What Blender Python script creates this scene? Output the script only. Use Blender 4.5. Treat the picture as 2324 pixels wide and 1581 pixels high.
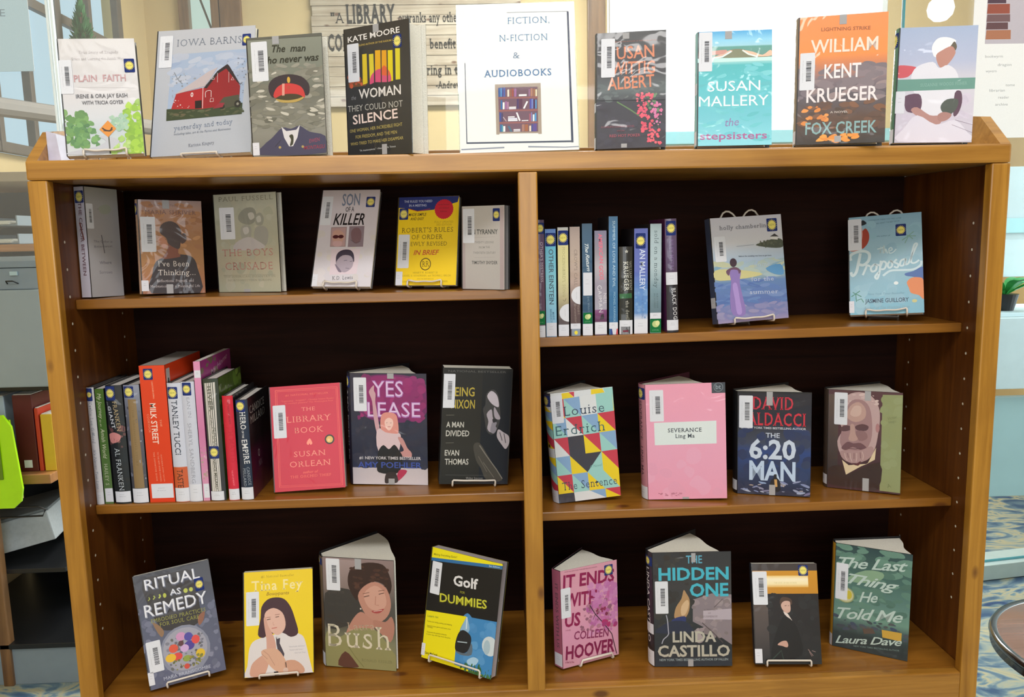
import bpy, bmesh, math, random
from mathutils import Vector, Matrix
from mathutils.geometry import tessellate_polygon

for _o in list(bpy.data.objects):
    bpy.data.objects.remove(_o)
scene = bpy.context.scene
COL = scene.collection

# ---------------------------------------------------------------- camera, world, lights, exposure
CAM_POS = Vector((0.8125, -1.4857, 1.3946))
YAW, PITCH, ROLL, FPX = -0.03353, 0.14045, -0.02111, 1810.86


def make_camera():
    cd = bpy.data.cameras.new('camera')
    cam = bpy.data.objects.new('camera', cd)
    COL.objects.link(cam)
    f = Vector((-math.sin(YAW) * math.cos(PITCH), math.cos(YAW) * math.cos(PITCH), -math.sin(PITCH)))
    r0 = Vector((math.cos(YAW), math.sin(YAW), 0))
    u0 = r0.cross(f)
    r = math.cos(ROLL) * r0 + math.sin(ROLL) * u0
    u = -math.sin(ROLL) * r0 + math.cos(ROLL) * u0
    m = Matrix.Identity(4)
    for i in range(3):
        m[i][0], m[i][1], m[i][2], m[i][3] = r[i], u[i], -f[i], CAM_POS[i]
    cam.matrix_world = m
    cd.sensor_fit = 'HORIZONTAL'
    cd.sensor_width = 36.0
    cd.lens = 36.0 * FPX / 2324.0
    cd.clip_start = 0.02
    scene.camera = cam


make_camera()

world = bpy.data.worlds.new('sky')
scene.world = world
world.use_nodes = True
_bg = world.node_tree.nodes['Background']
_bg.inputs['Color'].default_value = (0.80, 0.90, 1.0, 1)
_bg.inputs['Strength'].default_value = 2.2

scene.view_settings.view_transform = 'Standard'
scene.view_settings.look = 'None'
scene.view_settings.gamma = 1.0
scene.view_settings.exposure = 0.0
scene.view_settings.use_curve_mapping = False
scene.cycles.max_bounces = 6
scene.cycles.transparent_max_bounces = 12


def area(name, loc, rot, sx, sy, power, col=(1, 1, 1)):
    ld = bpy.data.lights.new(name, 'AREA')
    ld.shape = 'RECTANGLE'
    ld.size, ld.size_y = sx, sy
    ld.energy = power
    ld.color = col
    o = bpy.data.objects.new(name, ld)
    o.location = loc
    o.rotation_euler = [math.radians(a) for a in rot]
    COL.objects.link(o)
    return o


# ceiling fixtures of the reading room on the viewer's side, and daylight from the windows
area('ceiling_light', (0.5, -1.7, 3.14), (0, 0, 0), 1.2, 0.6, 36, (1.0, 0.97, 0.95))
area('ceiling_light', (2.2, -1.5, 3.14), (0, 0, 0), 1.2, 0.6, 25, (1.0, 0.97, 0.95))
area('ceiling_light', (0.9, 1.9, 3.14), (0, 0, 0), 1.2, 0.6, 85, (1.0, 0.98, 0.94))
area('window_daylight', (0.6, -3.9, 1.75), (90, 0, 0), 3.0, 1.5, 60, (0.88, 0.94, 1.0))
area('window_daylight', (2.45, 3.05, 2.45), (-90, 0, 0), 1.5, 0.9, 60, (0.92, 0.97, 1.0))
area('window_daylight', (3.7, 0.9, 1.7), (90, 0, 90), 2.0, 1.4, 70, (0.86, 0.95, 1.0))

# ---------------------------------------------------------------- helpers


def lin(h):
    h = h.lstrip('#')
    out = []
    for i in (0, 2, 4):
        v = int(h[i:i + 2], 16) / 255.0
        out.append(v / 12.92 if v <= 0.04045 else ((v + 0.055) / 1.055) ** 2.4)
    return out


def new_mat(name, color='#808080', rough=0.5, metal=0.0, coat=0.0, noise=0.04, nscale=30.0, bump=0.0, bscale=60.0, spec=0.5):
    m = bpy.data.materials.new(name)
    m.use_nodes = True
    nt = m.node_tree
    b = nt.nodes['Principled BSDF']
    b.inputs['Roughness'].default_value = rough
    b.inputs['Metallic'].default_value = metal
    b.inputs['Coat Weight'].default_value = coat
    b.inputs['Coat Roughness'].default_value = 0.12
    b.inputs['Specular IOR Level'].default_value = spec
    tc = nt.nodes.new('ShaderNodeTexCoord')
    ns = nt.nodes.new('ShaderNodeTexNoise')
    ns.inputs['Scale'].default_value = nscale
    ns.inputs['Detail'].default_value = 3
    nt.links.new(tc.outputs['Object'], ns.inputs['Vector'])
    mx = nt.nodes.new('ShaderNodeMix')
    mx.data_type = 'RGBA'
    c = lin(color)
    mx.inputs['A'].default_value = [max(0, v * (1 - noise * 2)) for v in c] + [1]
    mx.inputs['B'].default_value = [min(1, v * (1 + noise * 2)) for v in c] + [1]
    nt.links.new(ns.outputs['Fac'], mx.inputs['Factor'])
    nt.links.new(mx.outputs['Result'], b.inputs['Base Color'])
    if bump:
        nb = nt.nodes.new('ShaderNodeTexNoise')
        nb.inputs['Scale'].default_value = bscale
        nt.links.new(tc.outputs['Object'], nb.inputs['Vector'])
        bp = nt.nodes.new('ShaderNodeBump')
        bp.inputs['Strength'].default_value = bump
        bp.inputs['Distance'].default_value = 0.004
        nt.links.new(nb.outputs['Fac'], bp.inputs['Height'])
        nt.links.new(bp.outputs['Normal'], b.inputs['Normal'])
        nt.links.new(bp.outputs['Normal'], b.inputs['Coat Normal'])
    return m


def print_mat(name, rough, coat, bump, spec=0.4):
    """printed paper: the ink colour is stored per face; optional clear wrinkled library film on top"""
    m = bpy.data.materials.new(name)
    m.use_nodes = True
    nt = m.node_tree
    b = nt.nodes['Principled BSDF']
    at = nt.nodes.new('ShaderNodeAttribute')
    at.attribute_name = 'ink'
    tc = nt.nodes.new('ShaderNodeTexCoord')
    ns = nt.nodes.new('ShaderNodeTexNoise')
    ns.inputs['Scale'].default_value = 900
    nt.links.new(tc.outputs['Object'], ns.inputs['Vector'])
    mr = nt.nodes.new('ShaderNodeMapRange')
    mr.inputs['To Min'].default_value = 0.93
    mr.inputs['To Max'].default_value = 1.07
    nt.links.new(ns.outputs['Fac'], mr.inputs['Value'])
    mx = nt.nodes.new('ShaderNodeVectorMath')
    mx.operation = 'SCALE'
    nt.links.new(at.outputs['Color'], mx.inputs[0])
    nt.links.new(mr.outputs['Result'], mx.inputs['Scale'])
    nt.links.new(mx.outputs['Vector'], b.inputs['Base Color'])
    b.inputs['Roughness'].default_value = rough
    b.inputs['Specular IOR Level'].default_value = spec
    b.inputs['Coat Weight'].default_value = coat
    b.inputs['Coat Roughness'].default_value = 0.08
    if bump:
        oi = nt.nodes.new('ShaderNodeObjectInfo')
        ad = nt.nodes.new('ShaderNodeVectorMath')
        nt.links.new(tc.outputs['Object'], ad.inputs[0])
        nt.links.new(oi.outputs['Location'], ad.inputs[1])
        w = nt.nodes.new('ShaderNodeTexNoise')
        w.inputs['Scale'].default_value = 14
        w.inputs['Detail'].default_value = 2
        w.inputs['Distortion'].default_value = 1.2
        nt.links.new(ad.outputs['Vector'], w.inputs['Vector'])
        bp = nt.nodes.new('ShaderNodeBump')
        bp.inputs['Strength'].default_value = bump
        bp.inputs['Distance'].default_value = 0.012
        nt.links.new(w.outputs['Fac'], bp.inputs['Height'])
        nt.links.new(bp.outputs['Normal'], b.inputs['Coat Normal'])
    return m


def wood_mat(name, axis, c0, c1, rough=0.36, coat=0.25, knots=True):
    m = bpy.data.materials.new(name)
    m.use_nodes = True
    nt = m.node_tree
    b = nt.nodes['Principled BSDF']
    tc = nt.nodes.new('ShaderNodeTexCoord')
    mp = nt.nodes.new('ShaderNodeMapping')
    sc = {'x': (1.2, 26, 26), 'y': (26, 1.2, 26), 'z': (26, 26, 1.2)}[axis]
    mp.inputs['Scale'].default_value = sc
    nt.links.new(tc.outputs['Object'], mp.inputs['Vector'])
    n1 = nt.nodes.new('ShaderNodeTexNoise')
    n1.inputs['Scale'].default_value = 1.6
    n1.inputs['Detail'].default_value = 8
    n1.inputs['Roughness'].default_value = 0.65
    n1.inputs['Distortion'].default_value = 0.6
    nt.links.new(mp.outputs['Vector'], n1.inputs['Vector'])
    cr = nt.nodes.new('ShaderNodeValToRGB')
    cr.color_ramp.elements[0].position = 0.3
    cr.color_ramp.elements[0].color = lin(c0) + [1]
    cr.color_ramp.elements[1].position = 0.72
    cr.color_ramp.elements[1].color = lin(c1) + [1]
    nt.links.new(n1.outputs['Fac'], cr.inputs['Fac'])
    n2 = nt.nodes.new('ShaderNodeTexNoise')
    n2.inputs['Scale'].default_value = 5
    nt.links.new(tc.outputs['Object'], n2.inputs['Vector'])
    m2 = nt.nodes.new('ShaderNodeMix')
    m2.data_type = 'RGBA'
    m2.blend_type = 'MULTIPLY'
    m2.inputs['B'].default_value = (0.72, 0.66, 0.6, 1)
    mr = nt.nodes.new('ShaderNodeMapRange')
    mr.inputs['From Min'].default_value = 0.5
    mr.inputs['From Max'].default_value = 0.8
    nt.links.new(n2.outputs['Fac'], mr.inputs['Value'])
    nt.links.new(mr.outputs['Result'], m2.inputs['Factor'])
    nt.links.new(cr.outputs['Color'], m2.inputs['A'])
    last = m2.outputs['Result']
    if knots:
        vo = nt.nodes.new('ShaderNodeTexVoronoi')
        vo.inputs['Scale'].default_value = 8.5
        m3v = nt.nodes.new('ShaderNodeMapping')
        m3v.inputs['Scale'].default_value = {'x': (0.8, 1.6, 1.6), 'y': (1.6, 0.8, 1.6), 'z': (1.6, 1.6, 0.8)}[axis]
        nt.links.new(tc.outputs['Object'], m3v.inputs['Vector'])
        nt.links.new(m3v.outputs['Vector'], vo.inputs['Vector'])
        kr = nt.nodes.new('ShaderNodeMapRange')
        kr.inputs['From Min'].default_value = 0.07
        kr.inputs['From Max'].default_value = 0.14
        kr.inputs['To Min'].default_value = 0.85
        kr.inputs['To Max'].default_value = 0.0
        nt.links.new(vo.outputs['Distance'], kr.inputs['Value'])
        m4 = nt.nodes.new('ShaderNodeMix')
        m4.data_type = 'RGBA'
        nt.links.new(kr.outputs['Result'], m4.inputs['Factor'])
        nt.links.new(last, m4.inputs['A'])
        m4.inputs['B'].default_value = lin('#5a3216') + [1]
        last = m4.outputs['Result']
    nt.links.new(last, b.inputs['Base Color'])
    b.inputs['Roughness'].default_value = rough
    b.inputs['Coat Weight'].default_value = coat
    b.inputs['Coat Roughness'].default_value = 0.25
    bp = nt.nodes.new('ShaderNodeBump')
    bp.inputs['Strength'].default_value = 0.15
    bp.inputs['Distance'].default_value = 0.002
    nt.links.new(n1.outputs['Fac'], bp.inputs['Height'])
    nt.links.new(bp.outputs['Normal'], b.inputs['Normal'])
    return m


def glass_mat(name, tint, gloss, film, filmcol):
    m = bpy.data.materials.new(name)
    m.use_nodes = True
    nt = m.node_tree
    nt.nodes.remove(nt.nodes['Principled BSDF'])
    out = nt.nodes['Material Output']
    tr = nt.nodes.new('ShaderNodeBsdfTransparent')
    tr.inputs['Color'].default_value = lin(tint) + [1]
    gl = nt.nodes.new('ShaderNodeBsdfGlossy')
    gl.inputs['Roughness'].default_value = 0.04
    di = nt.nodes.new('ShaderNodeBsdfDiffuse')
    di.inputs['Color'].default_value = lin(filmcol) + [1]
    ns = nt.nodes.new('ShaderNodeTexNoise')
    ns.inputs['Scale'].default_value = 3
    mr = nt.nodes.new('ShaderNodeMapRange')
    mr.inputs['To Min'].default_value = film * 0.6
    mr.inputs['To Max'].default_value = film * 1.4
    nt.links.new(ns.outputs['Fac'], mr.inputs['Value'])
    m1 = nt.nodes.new('ShaderNodeMixShader')
    nt.links.new(mr.outputs['Result'], m1.inputs['Fac'])
    nt.links.new(tr.outputs[0], m1.inputs[1])
    nt.links.new(di.outputs[0], m1.inputs[2])
    m2 = nt.nodes.new('ShaderNodeMixShader')
    m2.inputs['Fac'].default_value = gloss
    nt.links.new(m1.outputs[0], m2.inputs[1])
    nt.links.new(gl.outputs[0], m2.inputs[2])
    nt.links.new(m2.outputs[0], out.inputs['Surface'])
    return m


def emit_mat(name, color, strength):
    m = bpy.data.materials.new(name)
    m.use_nodes = True
    nt = m.node_tree
    nt.nodes.remove(nt.nodes['Principled BSDF'])
    e = nt.nodes.new('ShaderNodeEmission')
    ns = nt.nodes.new('ShaderNodeTexNoise')
    ns.inputs['Scale'].default_value = 2.0
    mx = nt.nodes.new('ShaderNodeMix')
    mx.data_type = 'RGBA'
    c = lin(color)
    mx.inputs['A'].default_value = [v * 0.92 for v in c] + [1]
    mx.inputs['B'].default_value = [min(1, v * 1.06) for v in c] + [1]
    nt.links.new(ns.outputs['Fac'], mx.inputs['Factor'])
    nt.links.new(mx.outputs['Result'], e.inputs['Color'])
    e.inputs['Strength'].default_value = strength
    nt.links.new(e.outputs[0], nt.nodes['Material Output'].inputs['Surface'])
    return m


MT = {}
MT['film'] = print_mat('printed_jacket_under_clear_film', 0.45, 0.6, 0.4)
MT['cover'] = print_mat('printed_card_cover', 0.42, 0.18, 0.15)
MT['paper'] = print_mat('printed_paper_label', 0.85, 0.0, 0.0, 0.08)
MT['board'] = new_mat('dark_book_board', '#1b1c20', 0.4, coat=0.4, bump=0.1)
MT['pages'] = new_mat('page_edges', '#dedcd2', 0.8, noise=0.06, nscale=400, bump=0.4, bscale=500, spec=0.2)
MT['wire'] = new_mat('white_coated_wire', '#d6cfc6', 0.4, noise=0.03)
MT['wood_x'] = wood_mat('varnished_pine_lengthwise', 'x', '#90601e', '#c08c3c')
MT['wood_z'] = wood_mat('varnished_pine_upright', 'z', '#8e5e18', '#be8a34')
MT['wood_y'] = wood_mat('shaded_pine_shelf', 'x', '#784a14', '#a26c26', rough=0.34, coat=0.3)  # same pine as the rails, compartment shade darkened into its colour
MT['side_in'] = wood_mat('shaded_side_panel', 'z', '#4c260a', '#744416', rough=0.4, coat=0.1)  # same stain as outside; the shade of the interior is put into this colour
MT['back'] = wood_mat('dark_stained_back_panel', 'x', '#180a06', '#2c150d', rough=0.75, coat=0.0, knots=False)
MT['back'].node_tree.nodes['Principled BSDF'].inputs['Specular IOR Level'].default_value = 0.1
MT['clear'] = glass_mat('clear_acrylic', '#f4fafa', 0.05, 0.03, '#d8e8f0')


class MB:
    """collects polygons (optionally inked) and links them as one mesh object"""

    def __init__(self):
        self.v, self.f, self.c, self.m = [], [], [], []

    def poly(self, pts, col=(0.8, 0.8, 0.8), mi=0):
        n = len(self.v)
        self.v.extend([tuple(p) for p in pts])
        self.f.append(tuple(range(n, n + len(pts))))
        self.c.append(col)
        self.m.append(mi)

    def mesh(self, vs, fs, col=(0.8, 0.8, 0.8), mi=0):
        n = len(self.v)
        self.v.extend([tuple(p) for p in vs])
        for f in fs:
            self.f.append(tuple(n + i for i in f))
            self.c.append(col)
            self.m.append(mi)

    def box(self, a, b, bev=0.0, mi=0, col=(0.8, 0.8, 0.8), mat=None):
        bm = bmesh.new()
        bmesh.ops.create_cube(bm, size=1)
        for v in bm.verts:
            v.co = Vector([(a[i] + b[i]) / 2 + v.co[i] * (b[i] - a[i]) for i in range(3)])
        if bev:
            bmesh.ops.bevel(bm, geom=list(bm.edges), offset=bev, segments=2, profile=0.6, affect='EDGES')
        if mat:
            bmesh.ops.transform(bm, matrix=mat, verts=bm.verts)
        bm.verts.index_update()
        self.mesh([v.co[:] for v in bm.verts], [[v.index for v in f.verts] for f in bm.faces], col, mi)
        bm.free()

    def prism(self, pts, z0, z1, mi=0, axis='z'):
        """pts: plan polygon; extruded along an axis"""
        n = len(pts)
        mk = {'z': lambda p, t: (p[0], p[1], t), 'x': lambda p, t: (t, p[0], p[1]), 'y': lambda p, t: (p[0], t, p[1])}[axis]
        vs = [mk(p, z0) for p in pts] + [mk(p, z1) for p in pts]
        fs = [list(range(n))[::-1], list(range(n, 2 * n))] + [[i, (i + 1) % n, n + (i + 1) % n, n + i] for i in range(n)]
        self.mesh(vs, fs, mi=mi)

    def tube(self, pts, r, seg=8, closed=False, mi=0):
        pts = [Vector(p) for p in pts]
        n = len(pts)
        rings = []
        prev = None
        for i, p in enumerate(pts):
            if closed:
                d = pts[(i + 1) % n] - pts[i - 1]
            else:
                d = pts[min(i + 1, n - 1)] - pts[max(i - 1, 0)]
            d.normalize()
            a = prev if prev and abs(prev.dot(d)) < 0.95 else (Vector((0, 0, 1)) if abs(d.z) < 0.9 else Vector((1, 0, 0)))
            x = (a - d * a.dot(d)).normalized()
            y = d.cross(x)
            prev = x
            rings.append([p + x * (r * math.cos(k * math.tau / seg)) + y * (r * math.sin(k * math.tau / seg)) for k in range(seg)])
        vs = [v for ring in rings for v in ring]
        fs = []
        m = n if closed else n - 1
        for i in range(m):
            for k in range(seg):
                a, b = i * seg, ((i + 1) % n) * seg
                fs.append([a + k, a + (k + 1) % seg, b + (k + 1) % seg, b + k])
        if not closed:
            fs.append(list(range(seg))[::-1])
            fs.append([(n - 1) * seg + k for k in range(seg)])
        self.mesh(vs, fs, mi=mi)

    def lathe(self, prof, c, seg=48, mi=0):
        n = len(prof)
        vs = [(c[0] + r * math.cos(k * math.tau / seg), c[1] + r * math.sin(k * math.tau / seg), c[2] + z) for k in range(seg) for r, z in prof]
        fs = [[k * n + i, ((k + 1) % seg) * n + i, ((k + 1) % seg) * n + i + 1, k * n + i + 1] for k in range(seg) for i in range(n - 1)]
        self.mesh(vs, fs, mi=mi)

    def build(self, name, mats, parent=None, smooth=False):
        me = bpy.data.meshes.new(name)
        me.from_pydata(self.v, [], self.f)
        if not isinstance(mats, (list, tuple)):
            mats = [mats]
        for m in mats:
            me.materials.append(m)
        at = me.attributes.new('ink', 'FLOAT_COLOR', 'CORNER')
        buf = []
        for f, c in zip(self.f, self.c):
            if isinstance(c[0], (tuple, list)):
                for q in c:
                    buf.extend((q[0], q[1], q[2], 1.0))
            else:
                buf.extend((c[0], c[1], c[2], 1.0) * len(f))
        at.data.foreach_set('color', buf)
        me.polygons.foreach_set('material_index', self.m)
        if smooth:
            me.polygons.foreach_set('use_smooth', [True] * len(self.f))
        me.update()
        o = bpy.data.objects.new(name, me)
        COL.objects.link(o)
        if parent is not None:
            o.parent = parent
        return o


def tag(o, label, cat=None, group=None):
    o['label'] = label
    if cat:
        o['category'] = cat
    if group:
        o['group'] = group
    return o


def thing(name, label, cat, loc=(0, 0, 0), rot=None, group=None):
    o = bpy.data.objects.new(name, None)
    o.empty_display_size = 0.05
    COL.objects.link(o)
    o.location = loc
    if rot is not None:
        o.rotation_euler = rot.to_euler('XYZ')
    return tag(o, label, cat, group)


def struct(o):
    o['kind'] = 'structure'
    return o


# ---------------------------------------------------------------- lettering
_TX = {}


def text_mesh(s, style):
    key = (s, style)
    if key in _TX:
        return _TX[key]
    cu = bpy.data.curves.new('lettering', 'FONT')
    cu.body = s
    cu.size = 1.0
    cu.resolution_u = 2
    cu.fill_mode = 'FRONT'
    if 'B' in style:
        cu.offset = 0.028
    elif 'b' in style:
        cu.offset = 0.014
    elif 'l' in style or 's' in style:
        cu.offset = -0.008
    if 's' in style:
        cu.space_character = 1.14
    if 'i' in style:
        cu.shear = 0.25
    if 'c' in style:
        cu.shear = 0.45
        cu.offset = 0.012
        cu.space_character = 0.9
    ob = bpy.data.objects.new('lettering', cu)
    me = bpy.data.meshes.new_from_object(ob)
    vs = [(v.co.x, v.co.y) for v in me.vertices]
    fs = [list(p.vertices) for p in me.polygons]
    bpy.data.objects.remove(ob)
    bpy.data.meshes.remove(me)
    bpy.data.curves.remove(cu)
    if 's' in style and vs:
        cnt = {}
        for f in fs:
            for i in range(len(f)):
                a, b = f[i], f[(i + 1) % len(f)]
                cnt.setdefault((min(a, b), max(a, b)), []).append(f)
        add = []
        for (a, b), ff in cnt.items():
            if len(ff) != 1:
                continue
            (x0, y0), (x1, y1) = vs[a], vs[b]
            if abs(y1 - y0) < 0.004 and 0.02 < abs(x1 - x0) < 0.17:
                cy = sum(vs[i][1] for i in ff[0]) / len(ff[0])
                d = 1 if cy > y0 else -1
                xa, xb = min(x0, x1), max(x0, x1)
                add.append(((xa - 0.07, y0), (xb + 0.07, y0), (xb + 0.06, y0 + d * 0.03), (xb + 0.01, y0 + d * 0.07), (xa - 0.01, y0 + d * 0.07), (xa - 0.06, y0 + d * 0.03)))
            elif abs(x1 - x0) < 0.004 and 0.02 < abs(y1 - y0) < 0.13:
                ym = (y0 + y1) / 2
                d = -1 if ym > 0.35 else 1
                ye = max(y0, y1) if d < 0 else min(y0, y1)
                add.append(((x0 - 0.035, ye), (x0 + 0.004, ye), (x0 + 0.004, ye + d * 0.17), (x0 - 0.015, ye + d * 0.13)))
        for q in add:
            n = len(vs)
            vs.extend(q)
            fs.append(list(range(n, n + len(q))))
    _TX[key] = (vs, fs)
    return _TX[key]


CAPH = None


def cap_height():
    global CAPH
    if CAPH is None:
        vs, _ = text_mesh('H', '')
        CAPH = max(v[1] for v in vs)
    return CAPH


def smooth_closed(p, n=3):
    out = []
    m = len(p)
    for i in range(m):
        a, b, c, d = p[i - 1], p[i], p[(i + 1) % m], p[(i + 2) % m]
        for k in range(n):
            t = k / n
            out.append(tuple(0.5 * ((2 * b[j]) + (-a[j] + c[j]) * t + (2 * a[j] - 5 * b[j] + 4 * c[j] - d[j]) * t * t + (-a[j] + 3 * b[j] - 3 * c[j] + d[j]) * t ** 3) for j in (0, 1)))
    return out


class Art:
    """flat printed artwork on a cover: u to the right, v up, in 0.1 mm; each colour lies a hair above the last"""

    def __init__(self, w, h, place, mb=None, k0=0):
        self.w, self.h, self.place = w * 1e4, h * 1e4, place
        self.mb = mb or MB()
        self.k = k0
        self.strips = 0

    def pt(self, p):
        u = min(max(p[0], 0), self.w) * 1e-4
        v = min(max(p[1], 0), self.h) * 1e-4
        return self.place(u, v, self.k * 3e-6)

    def emit(self, vs, fs, c):
        if not self.strips:
            self.mb.mesh([self.pt(p) for p in vs], fs, c)
            return
        st = self.w / self.strips      # on a rounded spine every colour follows the curve, strip by strip
        for f in fs:
            P = [vs[i] for i in f]
            P = [(min(max(p[0], 0), self.w), p[1]) for p in P]
            a = max(0, int(min(p[0] for p in P) / st))
            b = min(self.strips - 1, int(max(p[0] for p in P) / st))
            for j in range(a, b + 1):
                Q = P
                for lim, s in ((j * st, 1), ((j + 1) * st, -1)):
                    out = []
                    for i in range(len(Q)):
                        p, q = Q[i - 1], Q[i]
                        ip, iq = (p[0] - lim) * s >= 0, (q[0] - lim) * s >= 0
                        if ip != iq:
                            t = (lim - p[0]) / (q[0] - p[0])
                            out.append((lim, p[1] + (q[1] - p[1]) * t))
                        if iq:
                            out.append(q)
                    Q = out
                    if len(Q) < 3:
                        break
                if len(Q) >= 3:
                    self.mb.poly([self.pt(p) for p in Q], c)

    def poly(self, pts, col):
        self.k += 1
        c = lin(col) if isinstance(col, str) else col
        tri = tessellate_polygon([[Vector((p[0], p[1], 0)) for p in pts]])
        self.emit([(p[0], p[1]) for p in pts], [list(t) for t in tri], c)

    def grad(self, u0, v0, u1, v1, stops):
        self.k += 1
        for (a, ca), (b, cb) in zip(stops, stops[1:]):
            ca, cb = lin(ca), lin(cb)
            if b - a < 1e-4:
                continue
            ya, yb = v1 - (v1 - v0) * a, v1 - (v1 - v0) * b
            n = 8
            for j in range(n):
                x0, x1 = u0 + (u1 - u0) * j / n, u0 + (u1 - u0) * (j + 1) / n
                self.mb.poly([self.pt((x0, yb)), self.pt((x1, yb)), self.pt((x1, ya)), self.pt((x0, ya))], (cb, cb, ca, ca))

    def ell(self, x, y, rx, ry, col, n=20, r0=0.0):
        if r0:
            self.k += 1
            c = lin(col)
            for i in range(n):
                a, b = i * math.tau / n, (i + 1) * math.tau / n
                self.emit([(x + math.cos(t) * q * rx, y + math.sin(t) * q * ry) for t, q in ((a, 1), (b, 1), (b, r0), (a, r0))], [[0, 1, 2, 3]], c)
        else:
            self.poly([(x + rx * math.cos(i * math.tau / n), y + ry * math.sin(i * math.tau / n)) for i in range(n)], col)

    def line(self, pts, w, col):
        pts = [Vector(p) for p in pts]
        if len(pts) > 3:
            q = []
            m = len(pts)
            for i in range(m - 1):
                a, b, c, d = pts[max(i - 1, 0)], pts[i], pts[i + 1], pts[min(i + 2, m - 1)]
                if (c - b).length < 12 * w and w > 8:
                    for k in range(4):
                        t = k / 4
                        q.append(0.5 * ((2 * b) + (c - a) * t + (2 * a - 5 * b + 4 * c - d) * t * t + (3 * b - a - 3 * c + d) * t ** 3))
                else:
                    q.append(b)
            q.append(pts[-1])
            pts = q
        self.k += 1
        c = lin(col)
        L, R_ = [], []
        for i, p in enumerate(pts):
            d = pts[min(i + 1, len(pts) - 1)] - pts[max(i - 1, 0)]
            if d.length < 1e-6:
                d = Vector((1, 0))
            d.normalize()
            n = Vector((-d.y, d.x)) * (w / 2)
            L.append(p + n)
            R_.append(p - n)
        for i in range(len(pts) - 1):
            self.emit([tuple(a) for a in (R_[i], R_[i + 1], L[i + 1], L[i])], [[0, 1, 2, 3]], c)

    def text(self, s, col, x, y, length, height, ang=0, style=''):
        vs, fs = text_mesh(s, style)
        if not vs:
            return
        x0 = min(v[0] for v in vs)
        x1 = max(v[0] for v in vs)
        sx = length / max(1e-6, x1 - x0)
        sy = height / cap_height()
        ca, sa = math.cos(math.radians(ang)), math.sin(math.radians(ang))
        self.k += 1
        q = []
        for vx, vy in vs:
            a, b = (vx - x0) * sx, vy * sy
            q.append((x + a * ca - b * sa, y + a * sa + b * ca))
        self.emit(q, fs, lin(col))

    def scatter(self, u0, v0, u1, v1, n, a, b, cols, seed, asp):
        r = random.Random(seed)
        cc = [lin(c) for c in cols]
        av = [sum(c[i] for c in cc) / len(cc) for i in range(3)]
        for _ in range(n):
            x, y, s, t = r.uniform(u0, u1), r.uniform(v0, v1), r.uniform(a, b) / 2, r.uniform(-0.4, 0.4)
            m = 7
            q = []
            for i in range(m):
                an, rr = i * math.tau / m, s * r.uniform(0.7, 1.15)
                px, py = rr * math.cos(an) * math.sqrt(asp), rr * math.sin(an) / math.sqrt(asp)
                q.append((x + px * math.cos(t) - py * math.sin(t), y + px * math.sin(t) + py * math.cos(t)))
            c = r.choice(cc)
            f = r.uniform(0.15, 0.7) if n > 13 else 0.8
            self.poly(smooth_closed(q, 2), [av[i] + (c[i] - av[i]) * f for i in range(3)])

    def star(self, x, y, rx, ry, col, n, inner=0.9):
        self.poly([(x + math.sin(i * math.pi / n) * rx * (1 if i % 2 == 0 else inner), y + math.cos(i * math.pi / n) * ry * (1 if i % 2 == 0 else inner)) for i in range(2 * n)], col)

    def run(self, items):
        for it in items:
            k = it[0]
            if k == 'G':
                self.grad(it[1], it[2], it[3], it[4], it[5])
            elif k == 'T':
                self.text(it[1], it[2], it[3], it[4], it[5], it[6], it[7], it[8])
            elif k in ('P', 'B'):
                p = [(it[2][i], it[2][i + 1]) for i in range(0, len(it[2]), 2)]
                self.poly(smooth_closed(p) if k == 'B' else p, it[1])
            elif k == 'L':
                self.line([(it[3][i], it[3][i + 1]) for i in range(0, len(it[3]), 2)], it[2], it[1])
            elif k == 'E':
                self.ell(it[2], it[3], it[4], it[5], it[1])
            elif k == 'N':
                self.scatter(*it[1:])
            elif k == 'RING':
                self.ell(it[2], it[3], it[4], it[5], it[1], 28, max(0.1, 1 - it[6] / max(1, it[4])))
            elif k == 'STAR':
                self.star(it[2], it[3], it[4], it[5], it[1], it[6], 0.42 if it[6] < 8 else 0.93)


# ---------------------------------------------------------------- library stickers
def round_rect(x0, y0, x1, y1, r):
    r = min(r, (x1 - x0) / 2.1, (y1 - y0) / 2.1)
    out = []
    for cx, cy, a0 in ((x1 - r, y1 - r, 0), (x0 + r, y1 - r, 90), (x0 + r, y0 + r, 180), (x1 - r, y0 + r, 270)):
        for k in range(4):
            a = math.radians(a0 + k * 30)
            out.append((cx + r * math.cos(a), cy + r * math.sin(a)))
    return out


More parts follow.
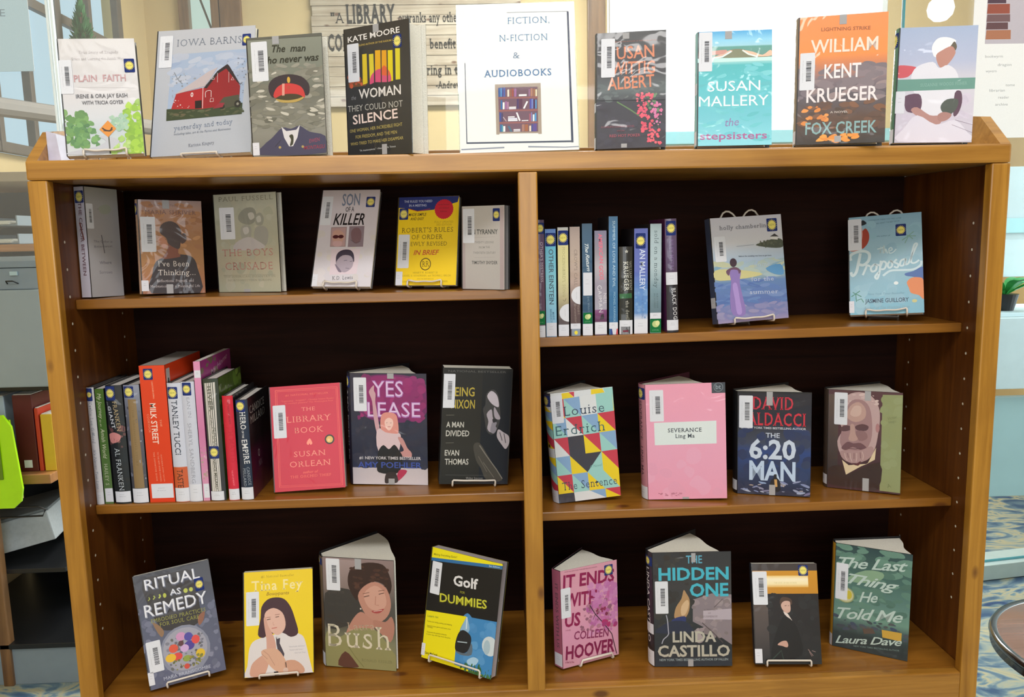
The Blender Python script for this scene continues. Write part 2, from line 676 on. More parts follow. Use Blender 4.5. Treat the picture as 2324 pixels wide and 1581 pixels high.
def sticker(kind, x0, y0, x1, y1, w, h, place, k0, parent, seed, strips=0):
    if x1 - x0 < 3 or y1 - y0 < 3:
        return
    A = Art(w, h, place, None, k0 + 12)
    A.strips = strips
    W_, H_ = x1 - x0, y1 - y0
    r = random.Random(seed)
    name = 'spine_label'
    if kind == 'bar':
        name = 'barcode_label'
        A.poly(round_rect(x0, y0, x1, y1, 18), '#dadde6')
        bx0, bx1 = x0 + W_ * 0.42, x0 + W_ * 0.76
        y = y0 + H_ * 0.24
        while y < y0 + H_ * 0.78:
            t = r.choice((5, 7, 10, 13))
            A.poly([(bx0, y), (bx1, y), (bx1, y + t), (bx0, y + t)], '#26282e')
            y += t + r.choice((4, 6, 9))
        A.line([(x0 + W_ * 0.86, y0 + H_ * 0.2), (x0 + W_ * 0.86, y0 + H_ * 0.8)], 2, '#9a9ca4')
        A.text('PUBLIC LIBRARY', '#8c8e96', x0 + W_ * 0.2, y0 + H_ * 0.8, H_ * 0.6, 6, -90, '')
        A.text('31234', '#8c8e96', x0 + W_ * 0.34, y0 + H_ * 0.6, H_ * 0.2, 5, -90, '')
    elif kind == 'new':
        name = 'new_sticker'
        A.poly(round_rect(x0, y0, x1, y1, 18), '#2a3874')
        cx, cy, R_ = (x0 + x1) / 2, (y0 + y1) / 2, min(W_, H_ * 0.9) / 2
        ry = min(H_ / 2, R_ * 1.1)
        n = 18
        A.poly([(cx + math.sin(i * math.pi / n) * R_ * (0.97 if i % 2 == 0 else 0.6), cy + math.cos(i * math.pi / n) * ry * (0.97 if i % 2 == 0 else 0.6)) for i in range(2 * n)], '#e6d870')
        A.ell(cx, cy, R_ * 0.58, ry * 0.58, '#e8dc78', 18)
        A.text('NEW', '#7c7c50', cx - R_ * 0.52, cy - R_ * 0.18, R_ * 1.04, R_ * 0.36, 0, 's')
    elif kind in ('call', 'label2', 'label'):
        name = 'call_number_label' if kind == 'call' else 'spine_label'
        A.poly(round_rect(x0, y0, x1, y1, 8), '#d8dae4')
        if W_ > 60:
            A.text(r.choice(('FIC', 'NEW', 'BIO')), '#8a8c98', x0 + W_ * 0.32, y0 + H_ * 0.68, W_ * 0.3, 10)
            A.text(r.choice(('MAL', 'ERD', 'BEN', 'KRU', 'FIO', 'HAN')), '#8a8c98', x0 + W_ * 0.28, y0 + H_ * 0.5, W_ * 0.38, 11)
    elif kind in ('tape', 'tape2'):
        name = 'tape_tab'
        A.poly([(x0, y0), (x1, y0), (x1, y1), (x0, y1)], '#a4a4a8')
    elif kind == 'green':
        name = 'genre_sticker'
        A.poly(round_rect(x0, y0, x1, y1, 14), '#1f7040')
        A.ell((x0 + x1) / 2, y0 + H_ * 0.62, W_ * 0.32, W_ * 0.3, '#b8c888', 14)
        A.ell(x0 + W_ * 0.66, y0 + H_ * 0.68, W_ * 0.2, W_ * 0.24, '#d8dca0', 12)
        A.text('LOCAL', '#7cb08c', x0 + W_ * 0.2, y0 + H_ * 0.14, W_ * 0.6, W_ * 0.12)
    elif kind == 'disc':
        name = 'round_sticker'
        A.poly([(x1, y0), (x1, y1)] + [(x1 - W_ * math.sin(a * math.pi / 12), (y0 + y1) / 2 + H_ / 2 * math.cos(a * math.pi / 12)) for a in range(1, 12)], '#dcdde4')
        A.text('LARGE PRINT', '#8a8c94', x0 + W_ * 0.55, y0 + H_ * 0.7, H_ * 0.4, 8, -90)
    elif kind == 'sun':
        name = 'genre_sticker'
        A.poly(round_rect(x0, y0, x1, y1, 8), '#8c98a8')
        A.star((x0 + x1) / 2, y0 + H_ * 0.45, W_ * 0.24, H_ * 0.34, '#e8d848', 9, 0.7)
    elif kind == 'flag':
        name = 'genre_sticker'
        A.poly([(x0, y0), (x1, y0), (x1, y1), (x0, y1)], '#d4d4e0')
        A.poly([(x0, y0), (x0 + W_ * .3, y0), (x0 + W_ * .2, y1), (x0, y1)], '#3c4c8c')
        A.poly([(x0 + W_ * .7, y0), (x1, y0), (x1, y1), (x0 + W_ * .8, y1)], '#c85c64')
    elif kind == 'black':
        name = 'genre_sticker'
        A.poly([(x0, y0), (x1, y0), (x1, y1), (x0, y1)], '#16161c')
        A.poly([(x0 + W_ * .2, y0 + H_ * .3), (x1 - W_ * .2, y0 + H_ * .3), (x1 - W_ * .2, y0 + H_ * .5), (x0 + W_ * .2, y0 + H_ * .5)], '#7c2c40')
    elif kind == 'dot':
        name = 'spine_label'
        A.ell((x0 + x1) / 2, (y0 + y1) / 2, H_ / 2, H_ / 2, '#3a2c28', 12)
    elif kind == 'mark':
        name = 'spine_label'
        A.line([(x0 + W_ * .35, y1), (x0 + W_ * .7, y0)], W_ * .14, '#7c4c48')
    A.mb.build(name, MT['paper'], parent)


# ---------------------------------------------------------------- books
def book(name, label, group, origin, rot, w, h, T, art, stickers, hc=True, fan=0.0, spine='#333333', spine_text=None, spine_art=None,
         spine_stickers=(), back='#222222', R_=None, page_col=None, front_art=None, seed=1, film=True, board=None, back_art=None, endpaper=None):
    """front cover in the plane y=0 with the spine edge at x=0; pages and back cover behind it (+y).
    fan: how far the book stands open (degrees)"""
    t = thing(name, label, 'book', origin, rot, group)
    skin = MT['film'] if (hc and film) else MT['cover']
    bmat = board or MT['board']
    ct = 0.0026 if hc else 0.0006
    fr = math.radians(fan)
    over = 0.003 if hc else 0.0
    # front cover
    mb = MB()
    mb.box((0, 0.0004, 0), (w, 0.0004 + ct, h), 0.0003, mi=1)
    A = Art(w, h, lambda u, v, k: (u, 0.0002 - k, v), mb)
    n0 = len(mb.f)
    A.run(art)
    front = mb.build('front_cover', [skin, bmat], t)
    kf = A.k
    for st in stickers:
        sticker(st[0], *st[1:], w, h, A.place, kf, front, seed + st[1])
    # spine
    dx, dy = -math.sin(fr / 2), math.cos(fr / 2)
    a0 = Vector((dx * T, dy * T, 0))
    mb = MB()
    bulge = 0.0035 if hc else 0.0

    def sp(u, v, k):
        q = u / T
        b = bulge * 4 * q * (1 - q) + 0.0004 + k
        return (a0.x * (1 - q) - dy * b, a0.y * (1 - q) + dx * b, v)
    prof = [sp(T * i / 8, 0, -0.0003) for i in range(9)] + [sp(T * i / 8, 0, -0.0022) for i in range(8, -1, -1)]
    mb.prism([(p[0], p[1]) for p in prof], 0, h, mi=1)
    S_ = Art(T, h, sp, mb)
    S_.strips = 8 if hc else 0
    if spine_art:
        S_.run(spine_art)
    else:
        for j in range(8):
            S_.mb.poly([sp(T * j / 8, 0, 0), sp(T * (j + 1) / 8, 0, 0), sp(T * (j + 1) / 8, h, 0), sp(T * j / 8, h, 0)], lin(spine))
    if spine_text:
        c = lin(spine)
        tc = '#d8d4d8' if sum(c) < 0.7 else '#6c4c58'
        S_.k = 3
        S_.text(spine_text, tc, T * 1e4 * 0.34, h * 1e4 * 0.86, h * 1e4 * 0.66, T * 1e4 * 0.32, -90, 'b')
    spine_part = mb.build('spine', [skin, bmat], t)
    for st in spine_stickers:
        if len(st) == 3:
            k, vc, vh = st
            sticker(k, 8, (vc - vh / 2) * h * 1e4, T * 1e4 - 8, (vc + vh / 2) * h * 1e4, T, h, sp, S_.k, spine_part, seed + 7, S_.strips)
        else:
            sticker(st[0], *st[1:], T, h, sp, S_.k, spine_part, seed + st[1], S_.strips)
    # back cover
    mb = MB()
    m = Matrix.Translation(a0) @ Matrix.Rotation(fr, 4, 'Z')
    mb.box((0, -ct, 0), (w, 0, h), 0.0003, mi=1, mat=m)
    Bk = Art(w, h, lambda u, v, k: tuple(m @ Vector((w - u, 0.0002 + k, v))), mb)
    if back_art:
        Bk.run(back_art)
    else:
        Bk.grad(0, 0, w * 1e4, h * 1e4, [[0, back], [1, back]])
    mb.build('back_cover', [skin, endpaper or bmat], t)
    # page block
    mb = MB()
    pr = (R_ or (w - 2.2 * over - 0.002))
    z0, z1 = over, h - over
    y0 = ct + 0.0006
    if fan < 3:
        q = [(0.0015, y0), (pr, y0)]
        d = T - 2 * ct - 0.0012
        for i in range(1, 6):
            s = i / 6
            q.append((pr - (0.004 if hc else 0.001) * 4 * s * (1 - s), y0 + d * s))
        q += [(pr, y0 + d), (0.0015, y0 + d)]
    else:
        q = [(0.002, y0)]
        n = 10
        a_lo, a_hi = math.radians(1.0), fr - math.radians(1.5)
        pb = Vector((dx * T, dy * T, 0)) * 0.86
        for i in range(n + 1):
            s = i / n
            a = a_lo + (a_hi - a_lo) * s
            hx, hy = pb.x * s + 0.002, pb.y * s + y0
            rr = pr * (1 - 0.06 * math.sin(s * math.pi)) * (0.985 + 0.015 * math.cos(9 * s))
            q.append((hx + rr * math.cos(a), hy + rr * math.sin(a)))
        q.append((pb.x + 0.002, pb.y))
    mb.prism(q, z0, z1)
    pm = MT['pages']
    if page_col:
        pm = new_mat('page_edges', page_col, 0.8, noise=0.05, nscale=400, spec=0.2)
    mb.build('page_block', pm, t)
    return t


def wire(t, pts, r=0.0021, name='wire'):
    mb = MB()
    mb.tube(pts, r, 8)
    return mb.build(name, MT['wire'], t, smooth=True)


def easel(label, group, origin, rot, w, h, T, wave=0.004, spread=0.55, tall=0.6, mat=None, drop=0.0, up=0.011):
    """coated wire stand: a lip that holds the book, a back frame and a hinged rear leg"""
    t = thing('book_easel', label, 'book stand', origin, rot, group)
    u0, u1 = w * (0.5 - spread / 2), w * (0.5 + spread / 2)
    r = 0.002
    b = -r - 0.0004
    yb = T + r + 0.002
    yf = -r - 0.0035
    n = 12
    lip = [(u0, yb, b), (u0, yf + 0.002, b), (u0, yf, b + 0.002), (u0, yf, up * 0.8)]
    for i in range(n + 1):
        s = i / n
        lip.append((u0 + (u1 - u0) * (0.02 + 0.96 * s), yf, up - wave * math.sin(s * math.pi) * (1 + 0.3 * math.sin(3 * math.pi * s))))
    lip += [(u1, yf, up * 0.8), (u1, yf, b + 0.002), (u1, yf + 0.002, b), (u1, yb, b)]
    wire(t, lip, r, 'front_lip')
    ht = h * tall
    fr = [(u0, yb, b + 0.001), (u0, yb, ht)]
    for i in range(n + 1):
        s = i / n
        fr.append((u0 + (u1 - u0) * s, yb, ht + (0.026 if tall > 0.9 else 0.005) * abs(math.sin(s * math.pi * 2)) ** 0.7 - (0.016 * math.sin(s * math.pi) if tall > 0.9 else 0)))
    fr += [(u1, yb, ht), (u1, yb, b + 0.001)]
    wire(t, fr, r, 'back_frame')
    # rear leg reaches the shelf
    inv = rot.inverted()
    foot_w = origin.z - drop
    top0 = Vector((u0 + 0.01, yb + 0.004, h * 0.45))
    top1 = Vector((u1 - 0.01, yb + 0.004, h * 0.45))

    def foot(p):
        W_ = rot @ p + origin
        back = rot @ Vector((0, 1, 0))
        back.z = 0
        back.normalize()
        F = W_ + back * 0.035
        F.z = foot_w + r
        return inv @ (F - origin)
    wire(t, [top0, foot(top0), foot(top1), top1], r, 'rear_leg')
    return t


def rot_of(yaw, lean, roll):
    return (Matrix.Rotation(math.radians(yaw), 3, 'Z') @ Matrix.Rotation(-math.radians(lean), 3, 'X') @ Matrix.Rotation(-math.radians(roll), 3, 'Y'))


def world_points(o):
    mw = o.matrix_basis.copy()
    p = o.parent
    while p is not None:
        mw = p.matrix_basis @ mw
        p = p.parent
    out = [mw @ v.co for v in o.data.vertices] if o.type == 'MESH' else []
    for c in o.children:
        out += world_points(c)
    return out


def settle(things, shelf_z):
    """let a thing (and its stand) come to rest on the board below it"""
    pts = [p for t in things for p in world_points(t)]
    z = min(p.z for p in pts)
    low = [p.x for p in pts if p.z < z + 0.004]
    dz = max(shelf_z(min(low)), shelf_z(max(low))) + 0.0003 - z
    for t in things:
        t.location.z += dz

# ---------------------------------------------------------------- printed artwork and positions (0.1 mm units on each cover)
FACE_DATA = [
["plain",[0.0676,0.0147,1.5488],[11.88,12.24,2.67],0.1303,0.2181,[["G",0,0,1302,2180,[[0,"#c8c6c8"],[0.5,"#cecdd2"],[0.68,"#c8ccd4"],[0.8,"#b8c4cc"],[1,"#c8ccd0"]]],["N",-38,159,373,806,60,74,168,["#5f8f4e","#7aa862","#4d7a45","#89b06c","#3f6b3d"],3,1.0],["N",103,156,552,595,50,63,130,["#4f8050","#6c9a5c","#3d6a48","#7fae6a"],4,1.0],["N",1027,21,1343,958,90,63,167,["#8fbf2e","#a4cf3c","#78a82c","#6f9a34","#b4d850"],5,1.0],["N",794,440,1073,753,30,48,111,["#9dbfae","#8ab39c","#b4cdb4"],6,1.0],["N",759,24,1056,315,24,55,111,["#8fb85a","#a3c86a","#b8d488"],7,1.0],["B","#b9bcc6",[79,76,497,154,673,256,549,341,699,347,896,253,813,150,616,17,38,24]],["G",713,16,736,349,[[0,"#55584e"],[1,"#44463c"]]],["P","#d88a2c",[732,635,862,478,712,322,578,470]],["L","#3a2410",26,[627,496,680,454,753,442,796,504]],["L","#3a2410",14,[641,444,752,432,802,463]],["T","True Story of Tragedy","#b3aeb2",346,1897,666,50,0.0,"s"],["T","Grace and Learning the Amish Way","#b3aeb2",214,1776,883,50,0.0,"s"],["T","PLAIN  FAITH","#b98f94",227,1370,873,122,0.0,"b"],["L","#b8b4b8",3,[286,1268,1146,1241]],["T","IRENE & ORA JAY EASH","#5c5c62",236,1062,866,71,0.0,"b"],["T","WITH TRICIA GOYER","#5c5c62",326,941,701,67,0.0,"b"]],[["bar",0,1145,208,1778],["new",1092,1531,1271,1790]]],
["barns",[0.1962,0.0615,1.5493],[-6.2,18.1,1.35],0.1932,0.2562,[["G",0,0,1931,2562,[[0,"#b9bcc6"],[1,"#aab0bc"]]],["T","IOWA BARNS","#6f7788",399,2214,1270,147,0.0,"s"],["P","#9fb0cc",[317,2050,1789,2086,1731,760,276,702]],["N",326,1403,1755,2011,60,87,263,["#aab8d2","#8fa3c6","#c3c9d8","#b7bccb","#9aa8c4"],3,2.5],["N",349,1107,1040,1686,40,13,40,["#8b8f98","#9a9da6","#7d828c","#a4a8b2"],5,1.0],["N",1401,1058,1779,1918,60,12,33,["#6a7080","#7d8292","#8e93a2"],6,1.0],["L","#6f737c",11,[551,1438,455,1538,377,1685]],["L","#6f737c",11,[455,1538,517,1627]],["P","#39442f",[270,938,1737,986,1731,760,276,702]],["N",299,758,1731,890,30,25,85,["#4d5a3a","#6a5d4a","#2d4028","#58604a"],7,3],["P","#a5262c",[441,1237,998,1340,1266,1665,1414,1746,1678,1330,1666,968,954,905,360,933]],["P","#8e1d24",[998,1340,1266,1665,1414,1746,1678,1330,1666,968,979,915]],["P","#b9adb2",[407,1227,1049,1658,1231,1737,997,1363]],["P","#2b2024",[977,1330,1223,1657,1413,1792,1457,1743,1689,1340,1614,1412,1394,1701,1247,1609,1032,1315]],["P","#1d1214",[815,1075,945,1083,953,920,824,918]],["L","#d8cfd2",10,[959,1342,971,915]],["L","#d8cfd2",10,[1018,1135,1019,1252,1121,1260,1126,1134]],["L","#d8cfd2",8,[1108,1041,1116,1107,1170,1109,1172,1042,1108,1041]],["L","#d8cfd2",8,[1117,1496,1152,1549,1176,1492,1117,1496]],["L","#d8cfd2",8,[1499,1461,1527,1518,1554,1457,1499,1461]],["L","#c9b8bc",8,[1229,1622,1236,1427]],["L","#c9b8bc",8,[1450,1628,1456,1412]],["E","#d8cfd2",751,1205,26,46],["E","#a5262c",751,1205,11,23],["P","#4a4a3c",[1270,988,1371,1115,1662,1154,1687,945,1357,885]],["E","#26241f",1645,969,66,74],["E","#8d8a80",1645,969,25,28],["E","#26241f",1345,929,55,53],["P","#8e2a38",[1168,894,1290,1009,1395,1004,1356,918]],["N",376,935,731,1116,12,13,31,["#d8cfd2","#8e2a30"],9,1.0],["T","yesterday and today","#7e8aa0",435,497,1130,100,4.0,"s"],["T","Including tales, art & the Farms and Businesses","#7b8494",441,405,1095,43,2.9,"i"],["T","Karione Kingery","#6a7080",737,156,491,63,4.3,"s"]],[["bar",66,1788,321,2447],["new",1684,2154,1850,2391]]],
["man",[0.3957,0.0271,1.5457],[-12.31,1.51,0.42],0.1441,0.2103,[["G",0,0,1441,2102,[[0,"#82877e"],[0.28,"#757b73"],[0.5,"#6a6c66"],[0.8,"#85857f"],[1,"#6f6f6c"]]],["N",-29,418,1471,1590,150,64,192,["#8a8a82","#5c5e58","#9d9c93","#6e6e66","#7a7a70","#4f524c","#84847c"],3,3.0],["N",64,534,1474,1548,34,29,106,["#b9b6ac","#c9c6bd","#a7a49a"],4,3.5],["T","The  man","#1e2420",489,1830,644,118,-2.1,"bi"],["T","ho never was","#1e2420",385,1634,990,121,0.0,"bi"],["B","#2b2233",[392,1139,401,1288,528,1390,770,1429,1022,1377,1160,1243,1160,1078,1085,1044,968,1186,760,1267,560,1190,474,1036]],["B","#c5343a",[489,1035,515,1172,629,1255,803,1270,991,1214,1068,1103,1051,997,788,1040]],["B","#3c3527",[505,1015,640,1077,791,1088,960,1066,1040,1003,911,955,740,954,611,970]],["B","#b59a56",[510,1014,613,993,763,976,934,993,1046,1023,1035,988,910,940,739,934,589,955]],["E","#d0a440",781,1330,30,55],["E","#b5433c",772,1197,30,35],["P","#d8988c",[652,1273,700,1274,687,1064,639,1063]],["B","#3b3c5c",[158,36,236,213,397,328,604,499,774,475,947,518,1128,407,1429,314,1430,25]],["P","#d2cfd6",[594,519,686,438,879,452,952,537,892,317,797,164,723,165,636,322]],["B","#34372e",[734,349,789,377,818,328,800,202,738,175,766,281]],["L","#26273f",13,[453,170,569,285]],["E","#a8935c",544,156,26,23],["E","#a8935c",986,149,25,23],["T","EWEN","#8a3a58",1115,206,213,64,7.6,"bi"],["T","MONTAGU","#8a2a48",1003,93,412,64,1.8,"bi"],["P","#5a5c58",[0,2104,1443,2100,1444,2046,2,2069]]],[["bar",87,1337,400,2026],["call",12,33,143,260],["tape",507,1964,634,2103]]],
["woman",[0.5595,0.0547,1.5476],[-33.01,-0.19,-0.97],0.1524,0.2316,[["G",0,0,1524,2315,[[0,"#2b2c31"],[0.5,"#35363a"],[1,"#25272b"]]],["T","KATE MOORE","#e8e6e8",94,2072,1222,96,1.7,"b"],["T","BESTSELLING AUTHOR OF THE RADIUM GIRLS","#b8a04c",214,1981,1045,31,0.0,"b"],["P","#6a4a34",[66,1351,401,1401,530,1291,475,1266,75,1269]],["N",69,1281,534,1489,16,38,92,["#c85a3c","#e0704c","#8a4a3a","#b8482c"],3,1.0],["P","#d8c030",[430,1829,538,1830,536,1310,422,1290]],["P","#d8c838",[590,1814,696,1812,697,1335,590,1313]],["P","#e0a820",[738,1863,863,1856,852,1311,716,1309]],["P","#e0a020",[891,1848,1003,1839,995,1298,872,1303]],["P","#dccb18",[1033,1832,1143,1826,1136,1295,1020,1296]],["P","#d8cc30",[1204,1845,1312,1836,1300,1307,1196,1309]],["B","#d0507c",[583,1286,631,1438,767,1522,910,1527,1035,1495,1092,1375,1075,1291,897,1293,716,1309]],["B","#d8603c",[853,1436,925,1583,1035,1495,1056,1398]],["P","#35363a",[538,1830,591,1824,588,1276,534,1270]],["P","#35363a",[707,1820,733,1817,720,1274,688,1267]],["P","#35363a",[865,1859,888,1856,876,1280,850,1282]],["P","#35363a",[1008,1842,1031,1839,1019,1283,994,1285]],["P","#35363a",[1148,1829,1198,1829,1195,1290,1140,1285]],["T","WOMAN","#e0dcdc",313,1050,994,163,0.0,"b"],["T","the","#8a8c92",132,1043,111,72,0.0,"i"],["T","THEY COULD NOT","#b4b2ae",36,831,1303,109,0.0,""],["T","SILENCE","#e8d4d0",149,598,1073,161,2.4,"b"],["T","ONE WOMAN, HER INCREDIBLE FIGHT","#b8a860",65,450,1256,58,2.1,""],["T","FOR FREEDOM, AND THE MEN","#b8a860",204,334,987,58,2.0,""],["T","WHO TRIED TO MAKE HER DISAPPEAR","#b8a860",71,213,1263,54,2.1,""],["T","\"A masterpiece.\" -New York Times","#c8ccd0",287,95,867,31,2.4,""]],[["bar",73,1360,351,2039],["new",1156,1858,1352,2079],["tape",702,2177,839,2316],["tape2",830,17,948,199]]],
["sign",[0.7757,0.0142,1.5455],[-2.12,13.02,0.6],0.2174,0.2807,[["G",0,0,2173,2807,[[0,"#f0f0f2"],[1,"#eeeef0"]]],["L","#5e6472",8,[928,2655,2064,2641]],["P","#50566a",[2047,2641,2080,2636,2079,137,2038,138]],["P","#5a6070",[122,202,2076,176,2079,142,125,172]],["P","#5a6070",[121,1708,134,1708,134,174,117,174]],["T","FICTION,","#4c80ac",936,2431,781,127,0.0,"s"],["T","N-FICTION","#4c80ac",774,2099,899,126,0.0,"s"],["T","&","#4c7098",1021,1764,124,121,0.0,"s"],["T","AUDIOBOOKS","#4c78a8",468,1423,1252,129,0.0,"bs"],["P","#ae9e92",[670,1280,1514,1282,1503,317,1442,315,1438,332,728,346,723,329,670,331]],["P","#7e6472",[724,1221,1454,1215,1439,362,729,376]],["P","#a06c6c",[719,1035,1452,1026,1451,996,725,1005]],["P","#a06c6c",[723,796,1449,786,1448,757,722,762]],["P","#a06c6c",[725,562,1445,552,1444,527,724,532]],["P","#4a6ca8",[734,1210,767,1214,763,1047,730,1043]],["P","#5b9ad0",[771,1209,796,1213,791,1046,767,1042]],["P","#4a5a9c",[800,1217,821,1221,816,1046,795,1042]],["P","#5c6cb4",[829,1217,858,1220,853,1045,824,1041]],["P","#f0e0d0",[897,1174,930,1178,927,1043,894,1039]],["P","#a0705c",[943,1184,972,1187,968,1042,939,1038]],["P","#a86058",[980,1194,1013,1197,1009,1041,976,1037]],["P","#a878a8",[1025,1182,1062,1185,1058,1040,1021,1036]],["P","#f6f4f4",[1106,1077,1250,1078,1249,1044,1105,1043]],["P","#a07898",[1288,1171,1317,1175,1313,1038,1284,1034]],["P","#b88878",[1326,1185,1363,1189,1358,1037,1321,1033]],["P","#a87860",[1371,1174,1408,1177,1403,1036,1366,1032]],["P","#f4e4c4",[1415,1162,1444,1165,1440,1035,1411,1031]],["P","#4878b0",[769,974,798,978,793,807,764,803]],["P","#f4f0f0",[805,935,838,938,834,806,801,803]],["P","#a878a8",[850,951,879,954,875,805,846,801]],["P","#c090b0",[887,939,912,943,908,804,883,801]],["P","#f6f2f4",[919,847,1046,848,1046,826,919,825]],["P","#e8e4f0",[918,821,1046,822,1045,801,918,800]],["P","#5c4c74",[1065,988,1102,992,1096,808,1059,805]],["P","#6a4c60",[1106,987,1167,990,1162,806,1100,804]],["P","#5c5cac",[1303,982,1332,986,1326,802,1297,799]],["P","#7c8cd0",[1336,982,1365,985,1359,802,1330,798]],["P","#503c60",[1372,972,1397,976,1392,801,1367,797]],["P","#5c9cd0",[1405,963,1430,966,1424,800,1400,796]],["P","#505ca0",[738,740,771,744,766,574,734,570]],["P","#5a5474",[775,731,803,734,799,573,770,569]],["P","#f4f0f4",[894,664,1016,665,1016,644,893,643]],["P","#e4e4f4",[893,634,1061,634,1060,609,892,609]],["P","#f4f4f8",[892,605,1068,604,1067,575,891,575]],["P","#f4f0f4",[1143,586,1266,587,1265,570,1143,569]],["P","#b06878",[1286,705,1315,709,1310,564,1282,561]],["P","#8888c0",[1320,726,1340,729,1335,564,1314,560]],["P","#e0f4fc",[1351,687,1380,690,1376,563,1347,559]],["P","#5c9cd0",[1389,713,1418,717,1413,562,1384,558]],["P","#4878b0",[744,515,773,519,770,383,741,380]],["P","#58a8b8",[777,506,797,509,794,382,773,379]],["P","#f4f0f4",[801,484,838,487,835,381,798,378]],["P","#f0ecf4",[989,420,1112,421,1111,404,988,403]],["P","#f0ecf4",[988,394,1111,395,1110,378,988,377]],["P","#b08478",[1145,507,1190,510,1186,377,1141,373]],["P","#a87058",[1198,506,1260,508,1255,375,1194,372]],["P","#f0dcc8",[1279,476,1312,479,1309,373,1276,370]],["P","#505ca0",[1321,505,1346,508,1341,373,1317,369]],["P","#6c5c9c",[1354,512,1415,515,1411,371,1349,368]],["P","#f6f0f4",[1174,810,1244,945,1273,936,1203,801]],["P","#f6f0f4",[1041,733,1070,736,1123,582,1094,570]],["P","#c8b4bc",[797,654,814,658,869,575,852,572]],["P","#5a7890",[878,482,915,489,969,374,928,375]],["P","#8f96a8",[18,78,807,95,810,70,22,57]],["P","#8f96a8",[1247,96,1928,61,2174,67,2174,50,1928,44,1246,71]]],[]],
["albert",[1.0274,0.0284,1.5499],[-10.89,9.89,-0.18],0.1275,0.2178,[["G",0,0,1274,2177,[[0,"#46484c"],[0.35,"#3c3c44"],[0.5,"#5a6468"],[0.6,"#32323e"],[1,"#35323e"]]],["N",27,892,1272,1226,40,40,122,["#5c686c","#4c5458","#6a7478","#44484e"],3,2.0],["N",8,58,1254,893,40,61,163,["#2c2c3a","#3a3848","#34303c","#464456"],4,1.0],["T","BESTSELLING AUTHOR OF THE CHINA BAYLES","#a86a5c",335,1987,763,20,0.0,""],["T","USAN","#cf8060",377,1668,688,226,1.7,"b"],["T","WITTIG","#cf8060",275,1387,799,226,0.0,"b"],["T","ALBERT","#cf8060",210,1100,857,226,2.1,"b"],["L","#5c7c50",24,[380,873,627,716,791,595]],["L","#4a6a44",12,[931,985,1093,667,1155,293]],["N",911,670,1133,1022,12,40,100,["#5a8060","#6c8c6c","#4a6c50"],8,1.0],["N",749,841,1032,1028,26,28,68,["#d8506c","#e86478","#c84468","#f07888"],5,1.0],["N",770,552,932,843,24,28,68,["#d8506c","#e85c70","#c84468"],6,1.0],["N",832,300,1034,590,26,28,68,["#d84c64","#e86070","#c04060"],7,1.0],["N",954,68,1175,337,32,28,68,["#e05068","#f06c78","#c84460"],9,1.0],["N",1013,397,1214,873,30,28,72,["#d080b0","#c878a8","#d8608c"],10,1.0],["T","A DARLING DAHLIAS NOVEL","#8a4858",92,389,617,37,0.0,""],["T","and the","#8a4858",382,317,143,33,0.0,"i"],["T","RED HOT POKER","#9a4858",249,212,563,50,0.0,"b"],["L","#2c2e36",12,[-98,913,1253,878]]],[["bar",87,1336,340,2064],["tape",483,2043,602,2160],["tape2",462,11,568,87]]],
["mallery",[1.2173,0.0313,1.5527],[-9.96,12.03,-1.0],0.1352,0.2193,[["G",0,0,1351,2192,[[0,"#4aa4dc"],[0.08,"#8accec"],[0.13,"#9ccfe2"],[0.14,"#5c9c94"],[0.23,"#68948c"],[0.25,"#b6e2e4"],[0.3,"#4eb4bc"],[0.5,"#58bcc8"],[0.75,"#6cc0d0"],[1,"#88d4e4"]]],["N",21,60,1350,1576,60,56,169,["#5cbcc8","#4cacb8","#74ccd4","#64c0d4","#8cd8e0"],3,3.0],["B","#7c8068",[467,1680,581,1822,838,1828,1038,1715,1350,1649]],["B","#d8b4a4",[267,1681,467,1765,581,1816,627,1790,410,1670]],["B","#e4bca4",[809,1814,1009,1776,1180,1710,1321,1802,1364,1697,1095,1683,924,1734]],["B","#c8948c",[-26,1692,-28,1798,179,1806,523,1830,467,1750,266,1736]],["L","#d8ecec",28,[267,1675,453,1699,615,1797]],["L","#e0e8e4",28,[815,1814,924,1734,1095,1677]],["P","#bfe4e4",[-15,1673,1355,1667,1355,1598,-13,1594]],["T","SUSAN","#e4f0f4",189,1036,952,191,0.0,""],["T","MALLERY","#e4f0f4",28,751,1266,196,0.0,""],["T","the","#8c74ac",514,364,248,147,3.9,"i"],["T","stepsisters","#a85c94",54,120,1212,135,0.0,"b"]],[["bar",21,1425,265,2181],["tape",498,2036,624,2189]]],
["kruger",[1.4019,0.0257,1.551],[-16.34,7.81,-0.71],0.1542,0.237,[["G",0,0,1542,2369,[[0,"#f08c50"],[0.3,"#e88c44"],[0.38,"#c87c54"],[0.5,"#7c6c74"],[0.6,"#5c5660"],[0.7,"#564c50"],[0.8,"#5c4438"],[0.9,"#4a3c38"],[1,"#34302e"]]],["N",-7,815,1533,1450,60,81,243,["#7c7078","#8c7c84","#6c6470","#9c8888","#5c5864"],3,2.0],["N",31,288,1527,756,50,54,190,["#6c4c3c","#4c3c38","#8c5c3c","#5c4844","#3c3430"],4,2.0],["N",88,390,535,716,14,39,111,["#d8843c","#c87438","#e89c54"],5,1.5],["N",434,39,1090,172,16,54,136,["#e8943c","#d88034","#f0a850"],6,2.0],["T","LIGHTNING STRIKE","#9c5c34",397,2090,846,62,-1.6,"b"],["T","WILLIAM","#ecd8cc",221,1691,1162,239,0.0,"b"],["T","KENT","#e8e0e4",471,1213,635,253,0.0,"b"],["T","KRUEGER","#e4dce0",169,781,1231,250,0.0,"b"],["T","A NOVEL","#c8bcb8",590,565,312,35,0.0,"b"],["T","FOX CREEK","#84a8ac",166,184,1234,217,0.0,"b"]],[["bar",40,1010,303,1701],["tape",711,2193,834,2370],["tape2",678,30,793,143]]],
